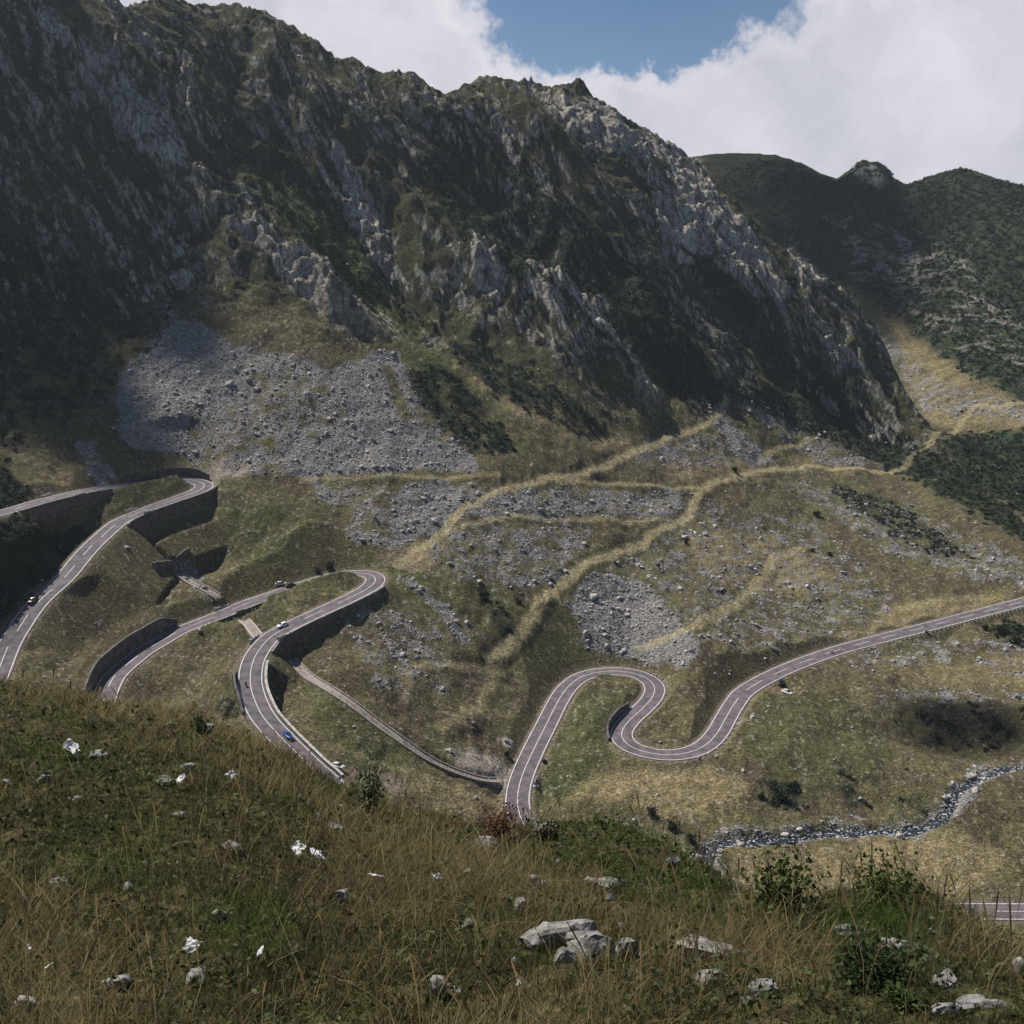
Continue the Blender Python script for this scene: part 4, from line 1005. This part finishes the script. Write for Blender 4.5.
car(287, 735, 'b', (.02, .07, .32), 'dark blue car driving down the road nearest to the foreground grass', 1.75 * -1)
car(285, 627, 'b', (.78, .78, .80), 'white car coming round the middle bend towards the stone channel', 1.75)
car(293, 588, 'b', (.035, .03, .035), 'black car on the upper lane of the middle left road', -1.6)
car(333, 575, 'b', (.03, .045, .035), 'dark green car just left of the middle hairpin', 1.6)
car(38, 602, 'a', (.03, .03, .035), 'black car on the left road in the shade of the slope', 1.8)
car(338, 768, None, (.55, .56, .58), 'silver car parked on the gravel next to the foreground grass', ang=-.5, group=None)
car(281, 586, None, (.5, .5, .5), 'grey car parked on the verge beside the black car', ang=.25, group=None)
car(781, 684, None, (.03, .035, .035), 'dark car parked off the road above the silver one', ang=1.2, tall=.3, group=None)
car(787, 694, None, (.62, .63, .65), 'silver car parked on the grass below the dark parked car', ang=-.9, group=None)

# motorcycles with riders
def tube(path, rad, seg_=8):
    path = np.array(path, float); vs, fs = [], []
    for i, p in enumerate(path):
        t = path[min(i + 1, len(path) - 1)] - path[max(i - 1, 0)]; t /= np.linalg.norm(t); s1 = np.cross(t, [.21, .1, .97] if abs(t[2]) < .9 else [1, 0, 0]); s1 /= np.linalg.norm(s1); s2 = np.cross(t, s1)
        r_ = rad[i] if hasattr(rad, '__len__') else rad
        for j in range(seg_): vs.append(p + (s1 * math.cos(j * 6.2832 / seg_) + s2 * math.sin(j * 6.2832 / seg_)) * r_)
    for i in range(len(path) - 1):
        for j in range(seg_): fs.append((i * seg_ + j, i * seg_ + (j + 1) % seg_, (i + 1) * seg_ + (j + 1) % seg_, (i + 1) * seg_ + j))
    fs.append(tuple(range(seg_))[::-1]); fs.append(tuple((len(path) - 1) * seg_ + j for j in range(seg_)))
    return np.array(vs), fs
def skin_person(root_loc, rz, cloth, label):
    """seated rider as one skinned surface"""
    pts = [(0, 0, .86), (.08, 0, 1.12), (.2, 0, 1.34), (.25, 0, 1.46), (.28, 0, 1.60)]; rad = [.16, .17, .18, .07, .13]; ed = [(0, 1), (1, 2), (2, 3), (3, 4)]
    for s in (-1, 1):
        b = len(pts); pts += [(.2, .2 * s, 1.36), (.42, .27 * s, 1.16), (.62, .26 * s, 1.04), (.68, .25 * s, 1.03)]; rad += [.075, .055, .045, .04]; ed += [(2, b), (b, b + 1), (b + 1, b + 2), (b + 2, b + 3)]
        b = len(pts); pts += [(.1, .14 * s, .84), (.42, .22 * s, .72), (.22, .2 * s, .38), (.32, .2 * s, .32)]; rad += [.11, .08, .055, .045]; ed += [(0, b), (b, b + 1), (b + 1, b + 2), (b + 2, b + 3)]
    me = bpy.data.meshes.new('person'); me.from_pydata(pts, ed, []); o = bpy.data.objects.new('person', me); C.objects.link(o)
    sk = o.modifiers.new('skin', 'SKIN')
    for i, r_ in enumerate(rad): me.skin_vertices[0].data[i].radius = (r_, r_)
    me.skin_vertices[0].data[0].use_root = True
    sb = o.modifiers.new('sub', 'SUBSURF'); sb.levels = 1; sb.render_levels = 1
    me.materials.append(simple('rider_clothing', cloth, .8)); o.location = tuple(root_loc); o.rotation_euler = (0, 0, rz)
    tag(o, label, 'person')
    v_ = IV * np.array([.15, .13, .155]) + np.array([.29, 0, 1.63]); v2, f2 = subdiv(IV, IF); v_ = v2 * np.array([.155, .135, .16]) + np.array([.29, 0, 1.63]); mesh('helmet', v_, f2, simple('helmet_shell', (.5, .5, .5), .3), o)
def bike(u, v, k_, lane, flip, c, cloth, lb, lp):
    P = RD[k_]; i = span(k_, u, v, u, v)[0]; t2, n = frame(P)
    pos = np.array([P[i, 0] + n[i, 0] * lane, P[i, 1] + n[i, 1] * lane, P[i, 2] + .06]); a = math.atan2(t2[i, 1], t2[i, 0]) + (math.pi if flip else 0)
    root = empty('motorcycle', pos, a, lb, 'motorcycle')
    v_, f_ = loft([(-.75, .1, .7, .84), (-.2, .17, .5, .84), (.25, .2, .4, .95), (.6, .12, .6, .95)]); mesh('body', v_, f_, paint('bike_paint', c), root)
    v_, f_ = tube([(.62, -.36, 1.05), (.62, 0, .98), (.62, .36, 1.05)], .025); mesh('handlebar', v_, f_, M_TYRE, root)
    v_, f_ = tube([(.55, 0, .98), (.78, 0, .32)], .05); mesh('fork', v_, f_, M_RIM, root)
    for x_ in (-.72, .78):
        an = np.linspace(0, 2 * math.pi, 18); v_, f_ = tube(np.c_[x_ + .26 * np.cos(an), 0 * an, .32 + .26 * np.sin(an)], .06); mesh('wheel', v_, f_, M_TYRE, root)
    skin_person(pos, a, cloth, lp)
bike(248, 686, 'b', 1.4, False, (.03, .04, .09), (.025, .03, .05), 'dark motorcycle riding round the bend left of the retaining wall', 'person in dark clothing riding the motorcycle round the middle bend')
bike(829, 654, 'c', 1.2, False, (.45, .06, .03), (.7, .22, .12), 'red motorcycle on the long straight road at the right', 'person in an orange red jacket riding on the long right hand road')

# ------------------------------------------------------------------ parapets, guard blocks, guard rail
def box(cx, cy, cz, sx, sy, sz, a):
    v_ = np.array([(x_, y_, z_) for x_ in (-.5, .5) for y_ in (-.5, .5) for z_ in (0, 1)], float) * (sx, sy, sz)
    b = .06 * min(sx, sy); v_[v_[:, 2] > 0, :2] *= (1 - .12 * min(sx, sy) / np.array([sx, sy]))
    c_, s_ = math.cos(a), math.sin(a); v2 = v_.copy(); v2[:, 0] = v_[:, 0] * c_ - v_[:, 1] * s_; v2[:, 1] = v_[:, 0] * s_ + v_[:, 1] * c_
    return v2 + (cx, cy, cz), np.array([(0, 1, 3, 2), (4, 6, 7, 5), (0, 4, 5, 1), (2, 3, 7, 6), (0, 2, 6, 4), (1, 5, 7, 3)])
def parapet(u, v, k_, length, label, sgn=None):
    P = RD[k_]; t2, n = frame(P); i = span(k_, u, v, u, v)[0]
    s = sgn if sgn else (1 if (np.array(ground(u, v, 100))[:2] - P[i, :2]) @ n[i] > 0 else -1)
    a = math.atan2(t2[i, 1], t2[i, 0]); c = P[i, :2] + n[i] * s * (HW + .62)
    root = empty('bridge_parapet', (c[0], c[1], P[i, 2]), a, label, 'parapet')
    v_, f_ = box(0, 0, -.2, length, .34, .9, 0); mesh('rail_slab', v_, f_, M_CONC, root, smooth=False)
    for x_ in np.linspace(-length / 2, length / 2, 4):
        v_, f_ = box(x_, 0, -.3, .4, .46, 1.35, 0); mesh('post', v_, f_, M_CONC, root, smooth=False)
parapet(240, 611, 'b', 7, 'long white parapet on the outer edge of the road bridge over the stone channel', None)
parapet(226, 606, 'b', 5.5, 'white parapet on the uphill side of the road bridge at the top of the channel')
parapet(280, 638, 'b', 8, 'white parapet on the inner edge of the middle bend above the long chute')
parapet(262, 636, 'b', 5.5, 'white parapet on the left side of the middle bend where the chute arrives')
parapet(137, 508, 'a', 5.0, 'white parapet on the inner side of the upper left road')
parapet(147, 514, 'a', 6.0, 'white parapet on top of the tall dark wall')
parapet(109, 484, 'a', 4.5, 'white parapet where the small scree gully meets the upper road')
parapet(56, 495, 'a', 4.5, 'white parapet on the uphill side of the upper road near the left edge')
parapet(70, 497, 'a', 4.5, 'white parapet on the downhill side of the upper road near the left edge')
parapet(533, 784, 'c', 3.5, 'short white parapet at the culvert of the straight road')
def blocks(k_, pa, pb, n_, sgn, label, group, size_=(.5, .4, .75)):
    P = RD[k_]; a, b = span(k_, *pa, *pb); t2, n = frame(P)
    me = None
    for i in np.linspace(a, b, n_).astype(int):
        c = P[i, :2] + n[i] * sgn * (HW + .5); an = math.atan2(t2[i, 1], t2[i, 0])
        if me is None:
            v_, f_ = box(0, 0, -.3, *size_, 0); o = mesh('guard_block', v_, f_, M_CONC, smooth=False); me = o.data
        else: o = bpy.data.objects.new('guard_block', me); C.objects.link(o)
        o.location = (c[0], c[1], P[i, 2]); o.rotation_euler = (0, 0, an); tag(o, label, 'guard block', group)
P = RD['c']; t2, n = frame(P); i = span('c', 660, 688, 660, 688)[0]; sg = 1 if n[i, 0] > 0 else -1
blocks('c', (640, 674), (655, 694), 13, sg, 'white guard block on the outside of the lower hairpin', 'white guard blocks round the lower hairpin')
i = span('c', 930, 626, 930, 626)[0]; sg = 1 if n[i] @ (-P[i, :2]) > 0 else -1
blocks('c', (880, 639), (1016, 604), 34, sg, 'white guard block on the valley side of the long right hand road', 'white guard blocks along the right hand road', (.7, .4, .8))
blocks('c', (690, 753), (726, 718), 9, 1 if n[span('c', 720, 730, 720, 730)[0], 0] > 0 else -1, 'pale guard block on the outside of the right loop of the S bend', 'pale guard blocks round the right loop')
def guard_rail(k_, pa, pb, sgn, label):
    P = RD[k_]; a, b = span(k_, *pa, *pb); Q = P[a:b + 1]; t2, n = frame(Q); root = empty('guard_rail', (0, 0, 0), 0, label, 'guard rail')
    Q2 = Q.copy(); Q2[:, :2] += n * sgn * (HW + .55)
    v_, q_ = ribbon(Q2, [(-.04, .5), (-.07, .62), (-.04, .74), (.0, .74), (0, .5)], 0); mesh('rail', v_, q_, simple('galvanised_steel', (.5, .51, .5), .45, metal=.6), root, smooth=False)
    for i in range(0, len(Q2), 8):
        v_, f_ = box(*Q2[i], .12, .12, .72, 0); mesh('post', v_, f_, M_CONC, root, smooth=False)
guard_rail('d', (955, 912), (1080, 913), -1, 'steel guard rail along the bottom road at the right edge')
guard_rail('d', (745, 900), (815, 912), -1, 'steel guard rail seen behind the leafy sapling')
print('cars etc', round(time.time() - T0, 1))

# ------------------------------------------------------------------ the near hillside: grass, rocks, litter, shrubs
def near_pt(u, v): return ground(u, v, 0)
ROCKS = [(552, 948, .50, 'grey flat topped rock in the middle of the foreground grass'), (590, 960, .40, 'lichen grey slab touching the flat topped rock'), (698, 965, .46, 'broad pale rock in the foreground left of the green weed'),
    (712, 982, .20, 'small pale rock at the foot of the broad pale rock'), (448, 993, .17, 'pointed grey rock low in the middle foreground'), (158, 926, .22, 'long low grey rock in the left foreground'),
    (205, 688+44, .42, 'weathered rock ledge on the crest above the road bend'), (168, 728, .3, 'grey rock left of the rock ledge on the crest'), (100, 758, .3, 'pale rock near the left crest'), (160, 783, .3, 'long grey rock half sunk in grass on the left slope'),
    (72, 802, .2, 'pale grey rock on the dark left slope'), (58, 888, .16, 'small whitish rock in the left foreground'), (178, 818, .22, 'flat pale rock in the dark grass below the crest'), (230, 852, .3, 'long pale rock left of the white papers'),
    (205, 845, .13, 'small round rock left of the long pale rock'), (330, 832, .3, 'grey rock half hidden on the crest slope'), (488, 848, .42, 'long grey slab on the crest under the straight road'), (545, 832, .28, 'pale rock beside the red brown shrub'),
    (612, 890, .26, 'dark grey rock in the green grass'), (900, 951, .22, 'white faced rock on the right foreground slope'), (918, 955, .17, 'second white faced rock right beside the first'), (886, 949, .15, 'small grey rock left of the white faced rocks'),
    (972, 1012, .2, 'pale rock at the lower right corner'), (996, 1010, .13, 'small rock next to the lower right corner rock'), (940, 1014, .16, 'dark rock at the bottom edge right of the weed'), (760, 992, .2, 'grey slab low right of the middle'),
    (748, 1006, .12, 'small rock at the bottom edge right of the middle'), (515, 965, .1, 'little grey stone left of the flat topped rock'), (366, 905, .15, 'flat stone below the papers'), (285, 975, .1, 'small pale stone in the lower left grass'), (525, 985, .1, 'tiny pale stone at the bottom centre'),
    (340, 768+40, .2, 'stone at the crest under the parked silver car'), (640, 960, .16, 'low grey rock right of the lichen slab'), (850, 940, .2, 'pale flat rock in the grass left of the white faced rocks')]
for i, (u, v, s, lab) in enumerate(ROCKS):
    r_ = np.random.default_rng(300 + i); p = near_pt(u, v); s = s * (.62 * np.linalg.norm(p) / 8.5 if np.linalg.norm(p) < 14 else .72)
    if v < 865 and u < 640: s *= .5
    vv_ = blocky(S2V, r_, .12, 12) * np.array([1.25, .9, .62]); vv_ *= (1 + .06 * r_.normal(size=(len(vv_), 1)))
    o = mesh('rock', vv_ * s, S2F, M_ROCKN, smooth=False, loc=(p[0], p[1], p[2] + s * .2)); o.rotation_euler = (r_.uniform(-.2, .2) - .3, r_.uniform(-.25, .25), r_.uniform(-.5, .5)); tag(o, lab, 'rock')
NP = 75
pa = (rng.random(NP) * 58 - 29) * deg; pr_ = np.exp(rng.uniform(np.log(4.6), np.log(22), NP)); px_, py_ = pr_ * np.sin(pa), pr_ * np.cos(pa); pz_ = hz(px_, py_); ps = rng.uniform(.025, .085, NP)
pv_ = np.einsum('nij,nkj->nki', rotmats(NP), np.array([blocky(SV, rng) for _ in range(NP)])) * ps[:, None, None] + np.stack([px_, py_, pz_ + ps * .5], 1)[:, None]
tag(mesh('small_stones', pv_.reshape(-1, 3), (SF[None] + (np.arange(NP) * len(SV))[:, None, None]).reshape(-1, 3), M_ROCKN, smooth=False), 'small grey stones lying in the grass of the near hillside', 'stones', kind='stuff')
PAPERS = [(300, 862, .085, 'smaller white crumpled paper left of its larger neighbour'), (317, 869, .11, 'larger white crumpled paper in the brown grass'), (376, 893, .07, 'small white paper right of the crumpled pair'), (437, 891, .045, 'tiny white scrap in the middle of the grass'),
    (194, 968, .09, 'white torn tissue low in the left foreground'), (72, 760, .13, 'long white paper scrap on the left slope near the crest'), (31, 970, .045, 'tiny white scrap in the dry grass at the lower left'), (183, 792, .08, 'white scrap on the slope below the rock ledge'),
    (232, 786, .07, 'white scrap near the crest above the papers'), (52, 990, .04, 'small torn scrap below the tiny one at the lower left'), (262, 975, .05, 'greyish paper scrap right of the torn tissue')]
for i, (u, v, s, lab) in enumerate(PAPERS):
    r_ = np.random.default_rng(500 + i); p = near_pt(u, v); s *= .65 * np.linalg.norm(p) / 9
    g = 7; a, b = np.meshgrid(np.linspace(-1, 1, g), np.linspace(-.7, .7, g)); v_ = np.stack([a + .2 * r_.normal(size=a.shape), b + .15 * r_.normal(size=a.shape), .45 * r_.random(a.shape)], -1).reshape(-1, 3) * s
    ii, jj = np.mgrid[0:g - 1, 0:g - 1]; q_ = np.stack([ii * g + jj, ii * g + jj + 1, (ii + 1) * g + jj + 1, (ii + 1) * g + jj], -1).reshape(-1, 4)
    o = mesh('paper_scrap', v_, q_, M_PAPER, smooth=False, loc=(p[0], p[1], p[2] + .13)); o.rotation_euler = (.6, r_.uniform(-.2, .2), r_.uniform(0, 6)); tag(o, lab, 'litter')
    so = o.modifiers.new('thick', 'SOLIDIFY'); so.thickness = .003

# image-placed tone patches of the near vegetation: (u, v, radius px, kind)
NB = 400000
za = (rng.random(NB) * 66 - 33) * deg; zr_ = np.exp(rng.uniform(np.log(3.6), np.log(31), NB))
bx, by = zr_ * np.sin(za), zr_ * np.cos(za); bz = hz(bx, by)
bu_, bv_ = project(bx, by, bz)
crest_r = np.interp(za, *[np.array(q_) for q_ in zip(*sorted((az_tan(u, v)[0], r) for u, v, r in CREST))])
keepb = (zr_ < crest_r + 4)
cl = fbm(bx / 1.6, by / 1.6, 201, 3); cl2 = fbm(bx / .5, by / .5, 205, 2)
keepb &= rng.random(NB) < np.clip(.62 + .9 * cl2, .12, 1)
def bl(u, v, ru, rv, a=0):
    c_, s_ = math.cos(a), math.sin(a); du, dv = bu_ - u, bv_ - v; p, q_ = (du * c_ + dv * s_) / ru, (-du * s_ + dv * c_) / rv
    return np.exp(-(p * p + q_ * q_))
greenp = .9 * bl(610, 850, 85, 32, .15) + .8 * bl(680, 900, 70, 25, .5) + .6 * bl(880, 960, 60, 40) + .7 * bl(880, 925, 60, 20) + .5 * bl(60, 740, 70, 40) + .6 * bl(250, 930, 60, 40) + .45 * bl(100, 850, 120, 60) + .5 * bl(340, 790, 40, 14)
dryp = 1.9 * bl(150, 712, 130, 26, .15) + .8 * bl(290, 770, 60, 26, .6) + .8 * bl(560, 900, 150, 24, .32) + 1.0 * bl(760, 960, 130, 24, .35) + 1.1 * bl(60, 970, 60, 60) + .6 * bl(450, 860, 90, 26, .3) + .4 * bl(950, 950, 60, 40)
brownp = .7 * bl(340, 900, 60, 40) + .7 * bl(250, 860, 60, 30) + .5 * bl(500, 830, 40, 14)
kd = np.clip(.12 + .9 * cl + .65 * dryp - .9 * greenp, 0.02, 1); isdry = rng.random(NB) < kd * .8
isbr = (~isdry) & (rng.random(NB) < np.clip(.08 + .4 * cl2 + brownp, 0, .8))
hgt = np.where(isdry, rng.uniform(.18, .50, NB), rng.uniform(.08, .30, NB)); hgt *= .75 + .5 * np.clip(.5 + cl, 0, 1)
hgt = np.where(rng.random(NB) < .012, hgt * 1.7, hgt)
hgt *= .64 * np.clip(zr_ / 7, .6, 1)
wid = np.maximum(.0024, .00030 * zr_) * rng.uniform(.7, 1.5, NB)
hue = rng.random((NB, 1))
ct = np.where(isdry[:, None], np.array([.31, .255, .13]) * (.35 + .95 * hue), np.where(isbr[:, None], np.array([.125, .080, .050]) * (.6 + .8 * hue), np.array([.064, .078, .026]) * (.35 + 1.1 * hue)))
ct = np.where((greenp > .35)[:, None] & ~isdry[:, None], ct * np.array([.95, 1.45, .85]), ct)
ii = np.nonzero(keepb)[0]; nb = len(ii); print('blades', nb)
bx, by, bz, hgt, wid, ct = bx[ii], by[ii], bz[ii], hgt[ii], wid[ii], ct[ii]
lean = rng.normal(size=(nb, 2)) * .36 * np.where(isdry[ii], 1.35, 1.0)[:, None] + np.array([.12, -.12]); bend = rng.uniform(.2, 1.0, nb)
side = rng.normal(size=(nb, 2)); side /= np.linalg.norm(side, axis=1)[:, None]; side[:, 1] *= .5
levels = [(0, 1.0), (.4, .85), (.75, .5), (1.0, .06)]
bv = np.empty((nb, 8, 3), np.float32)
for k_, (t, w0) in enumerate(levels):
    off = lean * (hgt * (t * .6 + t * t * bend))[:, None]
    zz = bz - .03 + hgt * t * (1 - .25 * bend * t)
    for s_, sg in ((0, -1), (1, 1)):
        bv[:, k_ * 2 + s_, 0] = bx + off[:, 0] + sg * side[:, 0] * wid * w0; bv[:, k_ * 2 + s_, 1] = by + off[:, 1] + sg * side[:, 1] * wid * w0; bv[:, k_ * 2 + s_, 2] = zz
fq = np.array([(0, 1, 3, 2), (2, 3, 5, 4), (4, 5, 7, 6)]); f_ = (fq[None] + (np.arange(nb) * 8)[:, None, None])
dsel = isdry[ii]
for nm, m_, lab in (('grass', ~dsel, 'green and brown grass covering the near hillside'), ('dry_grass', dsel, 'straw coloured dry grass stalks on the near hillside')):
    vsel = bv[m_].reshape(-1, 3); nf = m_.sum(); fcs = (fq[None] + (np.arange(nf) * 8)[:, None, None]).reshape(-1, 4)
    tag(mesh(nm, vsel, fcs, M_GRASS, smooth=True, tint=np.repeat(ct[m_], 8, 0)), lab, 'grass', kind='stuff')
# tall stalks with seed heads
NT = 2200
ta = (rng.random(NT) * 62 - 31) * deg; tr_ = np.exp(rng.uniform(np.log(4.0), np.log(26), NT)); tx, ty = tr_ * np.sin(ta), tr_ * np.cos(ta)
kt = (rng.random(NT) < np.clip(.35 + 1.1 * fbm(tx / 1.5, ty / 1.5, 251, 2), .05, 1)) & (tr_ < np.interp(ta, *[np.array(q_) for q_ in zip(*sorted((az_tan(u, v)[0], r) for u, v, r in CREST))]) + 1)
tx, ty, tr_ = tx[kt], ty[kt], tr_[kt]; tz = hz(tx, ty); vs, fs, cs, n0 = [], [], [], 0
for i in range(len(tx)):
    h_ = rng.uniform(.2, .48); ln = rng.normal(size=2) * .22; w0 = max(.0016, .00026 * tr_[i]); sd_ = np.array([1, 0, 0]); c0 = np.array([.33, .27, .15]) * rng.uniform(.6, 1.3)
    pts_ = [np.array([tx[i] + ln[0] * h_ * t * t, ty[i] + ln[1] * h_ * t * t, tz[i] + h_ * t]) for t in (0, .35, .7, .86, 1.0, 1.12)]; ws = [w0, w0, w0 * .8, w0 * 2.6, w0 * 2.9, w0 * .4]
    for p_, q_ in zip(pts_, ws): vs += [p_ - sd_ * q_, p_ + sd_ * q_]
    fs += [(n0 + 2 * k_, n0 + 2 * k_ + 1, n0 + 2 * k_ + 3, n0 + 2 * k_ + 2) for k_ in range(5)]; n0 += 12
    cs += [c0] * 6 + [c0 * np.array([.8, .7, .62])] * 6
tag(mesh('seed_stalks', np.array(vs), np.array(fs), M_GRASS, smooth=False, tint=np.array(cs)), 'tall straw stalks with drooping seed heads among the grass', 'grass', kind='stuff')
# low leafy herbs between the grass
NH = 42000
ha = (rng.random(NH) * 64 - 32) * deg; hr = np.exp(rng.uniform(np.log(3.8), np.log(28), NH)); hx, hy = hr * np.sin(ha), hr * np.cos(ha)
hn = fbm(hx / 1.2, hy / 1.2, 231, 3); hu, hv = project(hx, hy, hz(hx, hy)); bu_, bv_ = hu, hv
gp = bl(610, 850, 85, 32, .15) + bl(870, 965, 60, 40) + .8 * bl(100, 820, 130, 80) + .6 * bl(250, 930, 90, 60) + .5 * bl(680, 900, 70, 25, .5)
kh = (rng.random(NH) < np.clip(.25 + 1.3 * hn + gp, 0, 1)) & (hr < np.interp(ha, *[np.array(q_) for q_ in zip(*sorted((az_tan(u, v)[0], r) for u, v, r in CREST))]) + 2)
hx, hy, hr = hx[kh], hy[kh], hr[kh]; nh = len(hx)
c = np.stack([hx, hy, hz(hx, hy) + rng.uniform(.01, .16, nh)], 1)
a1 = rng.normal(size=(nh, 3)); a1 /= np.linalg.norm(a1, axis=1)[:, None]; a2 = np.cross(a1, rng.normal(size=(nh, 3))); a2 /= np.linalg.norm(a2, axis=1)[:, None]
Lh = (rng.uniform(.012, .030, nh) * np.clip(hr / 8, .8, 2))[:, None]
hv_ = np.stack([c - a1 * Lh, c + a2 * Lh * .5, c + a1 * Lh, c - a2 * Lh * .5], 1).reshape(-1, 3)
hc = np.repeat(np.array([[.055, .072, .026]]) * rng.uniform(.45, 1.8, (nh, 1)), 4, 0)
tag(mesh('low_herbs', hv_, np.arange(nh * 4).reshape(-1, 4), M_LEAF, smooth=False, tint=hc), 'small leafy green weeds growing low between the grass', 'weeds', kind='stuff')

def near_bush(u, v, w_px, h_px, n_leaf, leaf, tint, name, label, seed, **kw):
    p = near_pt(u, v); d_ = np.linalg.norm(p); return bush(name, p, w_px / F * d_ * .5, h_px / F * d_, n_leaf, leaf, tint, .45, label, seed=seed, **kw)
near_bush(783, 926, 110, 62, 1100, .05, (.075, .095, .03), 'sapling', 'leafy sapling with open twigs rising in front of the dry meadow', 11, cat='sapling', stems=10, spread=.9)
near_bush(880, 915, 100, 38, 1500, .035, (.060, .085, .022), 'leafy_shrub', 'rounded green leafy shrub on the crest at the right', 12, stems=16)
near_bush(368, 812, 62, 48, 300, .07, (.10, .13, .07), 'sapling', 'pale green sapling growing beside the end of the blue car road', 13, cat='sapling', stems=7)
near_bush(500, 842, 62, 34, 1400, .03, (.12, .055, .035), 'dry_shrub', 'red brown dry shrub left of the straight road end', 14, stems=14)
near_bush(548, 846, 34, 30, 700, .035, (.05, .045, .025), 'dry_shrub', 'dark brown shrub right under the straight road end', 15, stems=10)
near_bush(655, 985, 120, 60, 1300, .05, (.026, .045, .016), 'leafy_shrub', 'dark green low weed bush near the bottom right of centre', 16, stems=14) if False else None
near_bush(872, 985, 120, 30, 1500, .03, (.034, .055, .02), 'leafy_shrub', 'dark green weed clump in the lower right foreground', 17, stems=14)
near_bush(905, 1010, 40, 18, 260, .035, (.075, .11, .03), 'leafy_shrub', 'small bright green weed beside the dark weed clump', 18, stems=6)
near_bush(205, 738, 30, 22, 500, .04, (.03, .04, .02), 'leafy_shrub', 'dark weed growing against the rock ledge on the crest', 19, stems=8)
# ------------------------------------------------------------------ unseen cloud meshes added out of frame to shade the ground; the air
mc, tcl, pcl = mat('shade_cloud_vapour'); tcl.nodes.remove(pcl)
df = nd(tcl, 'ShaderNodeBsdfDiffuse'); df.inputs['Color'].default_value = (.9, .9, .92, 1); tp = nd(tcl, 'ShaderNodeBsdfTransparent'); ms = nd(tcl, 'ShaderNodeMixShader'); ms.inputs[0].default_value = .62
tcl.links.new(tp.outputs[0], ms.inputs[1]); tcl.links.new(df.outputs[0], ms.inputs[2]); tcl.links.new(ms.outputs[0], tcl.nodes['Material Output'].inputs[0])
SDIR = np.array([math.sin(SUN_AZ) * math.cos(SUN_EL), math.cos(SUN_AZ) * math.cos(SUN_EL), math.sin(SUN_EL)])
S3V, S3F = subdiv(S2V, S2F); MC1 = mc
def shade_cloud(target, rx, ry, n_, seed, height=1500, mc=None):  # added cloud, set on the sun line so its shadow falls on target
    r_ = np.random.default_rng(seed); c = target + SDIR * (height - target[2]) / SDIR[2]; vs, fs, n0 = [], [], 0
    for i in range(n_):
        a, q_ = r_.uniform(0, 6.28), r_.random() ** .6; rr_ = r_.uniform(.28, .5) * min(rx, ry)
        ctr = c + np.array([rx * q_ * math.cos(a) * .8, ry * q_ * math.sin(a) * .8, r_.uniform(0, .2) * rr_])
        v_ = S3V * (1 + .16 * fbm(S3V[:, 0] * 2 + i, S3V[:, 1] * 2 + S3V[:, 2], seed, 3))[:, None] * rr_ * np.array([1, 1, .55]); vs.append(v_ + ctr); fs.append(S3F + n0); n0 += len(v_)
    o = mesh('shade_cloud', np.vstack(vs), np.vstack(fs), mc or MC1); tag(o, kind='structure')
shade_cloud(np.array([-205., 350, -110]), 34, 70, 16, 1)
shade_cloud(np.array([-312., 600, 120]), 66, 80, 18, 5)
mc2 = mc.copy(); [n_ for n_ in mc2.node_tree.nodes if n_.type == 'MIX_SHADER'][0].inputs[0].default_value = .17
shade_cloud(np.array([235., 1020, 20]), 130, 150, 20, 6, mc=mc2)
p3 = ground(962, 730, 100); shade_cloud(p3, 30, 17, 9, 3)
hz_v = np.array([(x_, y_, z_) for x_ in (-2700, 2700) for y_ in (-2700, 2700) for z_ in (-420, 290)], float)
hm = bpy.data.materials.new('haze_air'); hm.use_nodes = True; ht = hm.node_tree; ht.nodes.remove(ht.nodes['Principled BSDF'])
pv = ht.nodes.new('ShaderNodeVolumePrincipled'); pv.inputs['Color'].default_value = (.80, .88, 1, 1); pv.inputs['Density'].default_value = .00006; pv.inputs['Anisotropy'].default_value = 0.2
ht.links.new(pv.outputs[0], ht.nodes['Material Output'].inputs['Volume'])
tag(mesh('haze', hz_v, [(0, 1, 3, 2), (4, 6, 7, 5), (0, 4, 5, 1), (2, 3, 7, 6), (0, 2, 6, 4), (1, 5, 7, 3)], hm, smooth=False), 'thin pale haze in the valley air', 'haze', kind='stuff')
print('total script', round(time.time() - T0, 1))
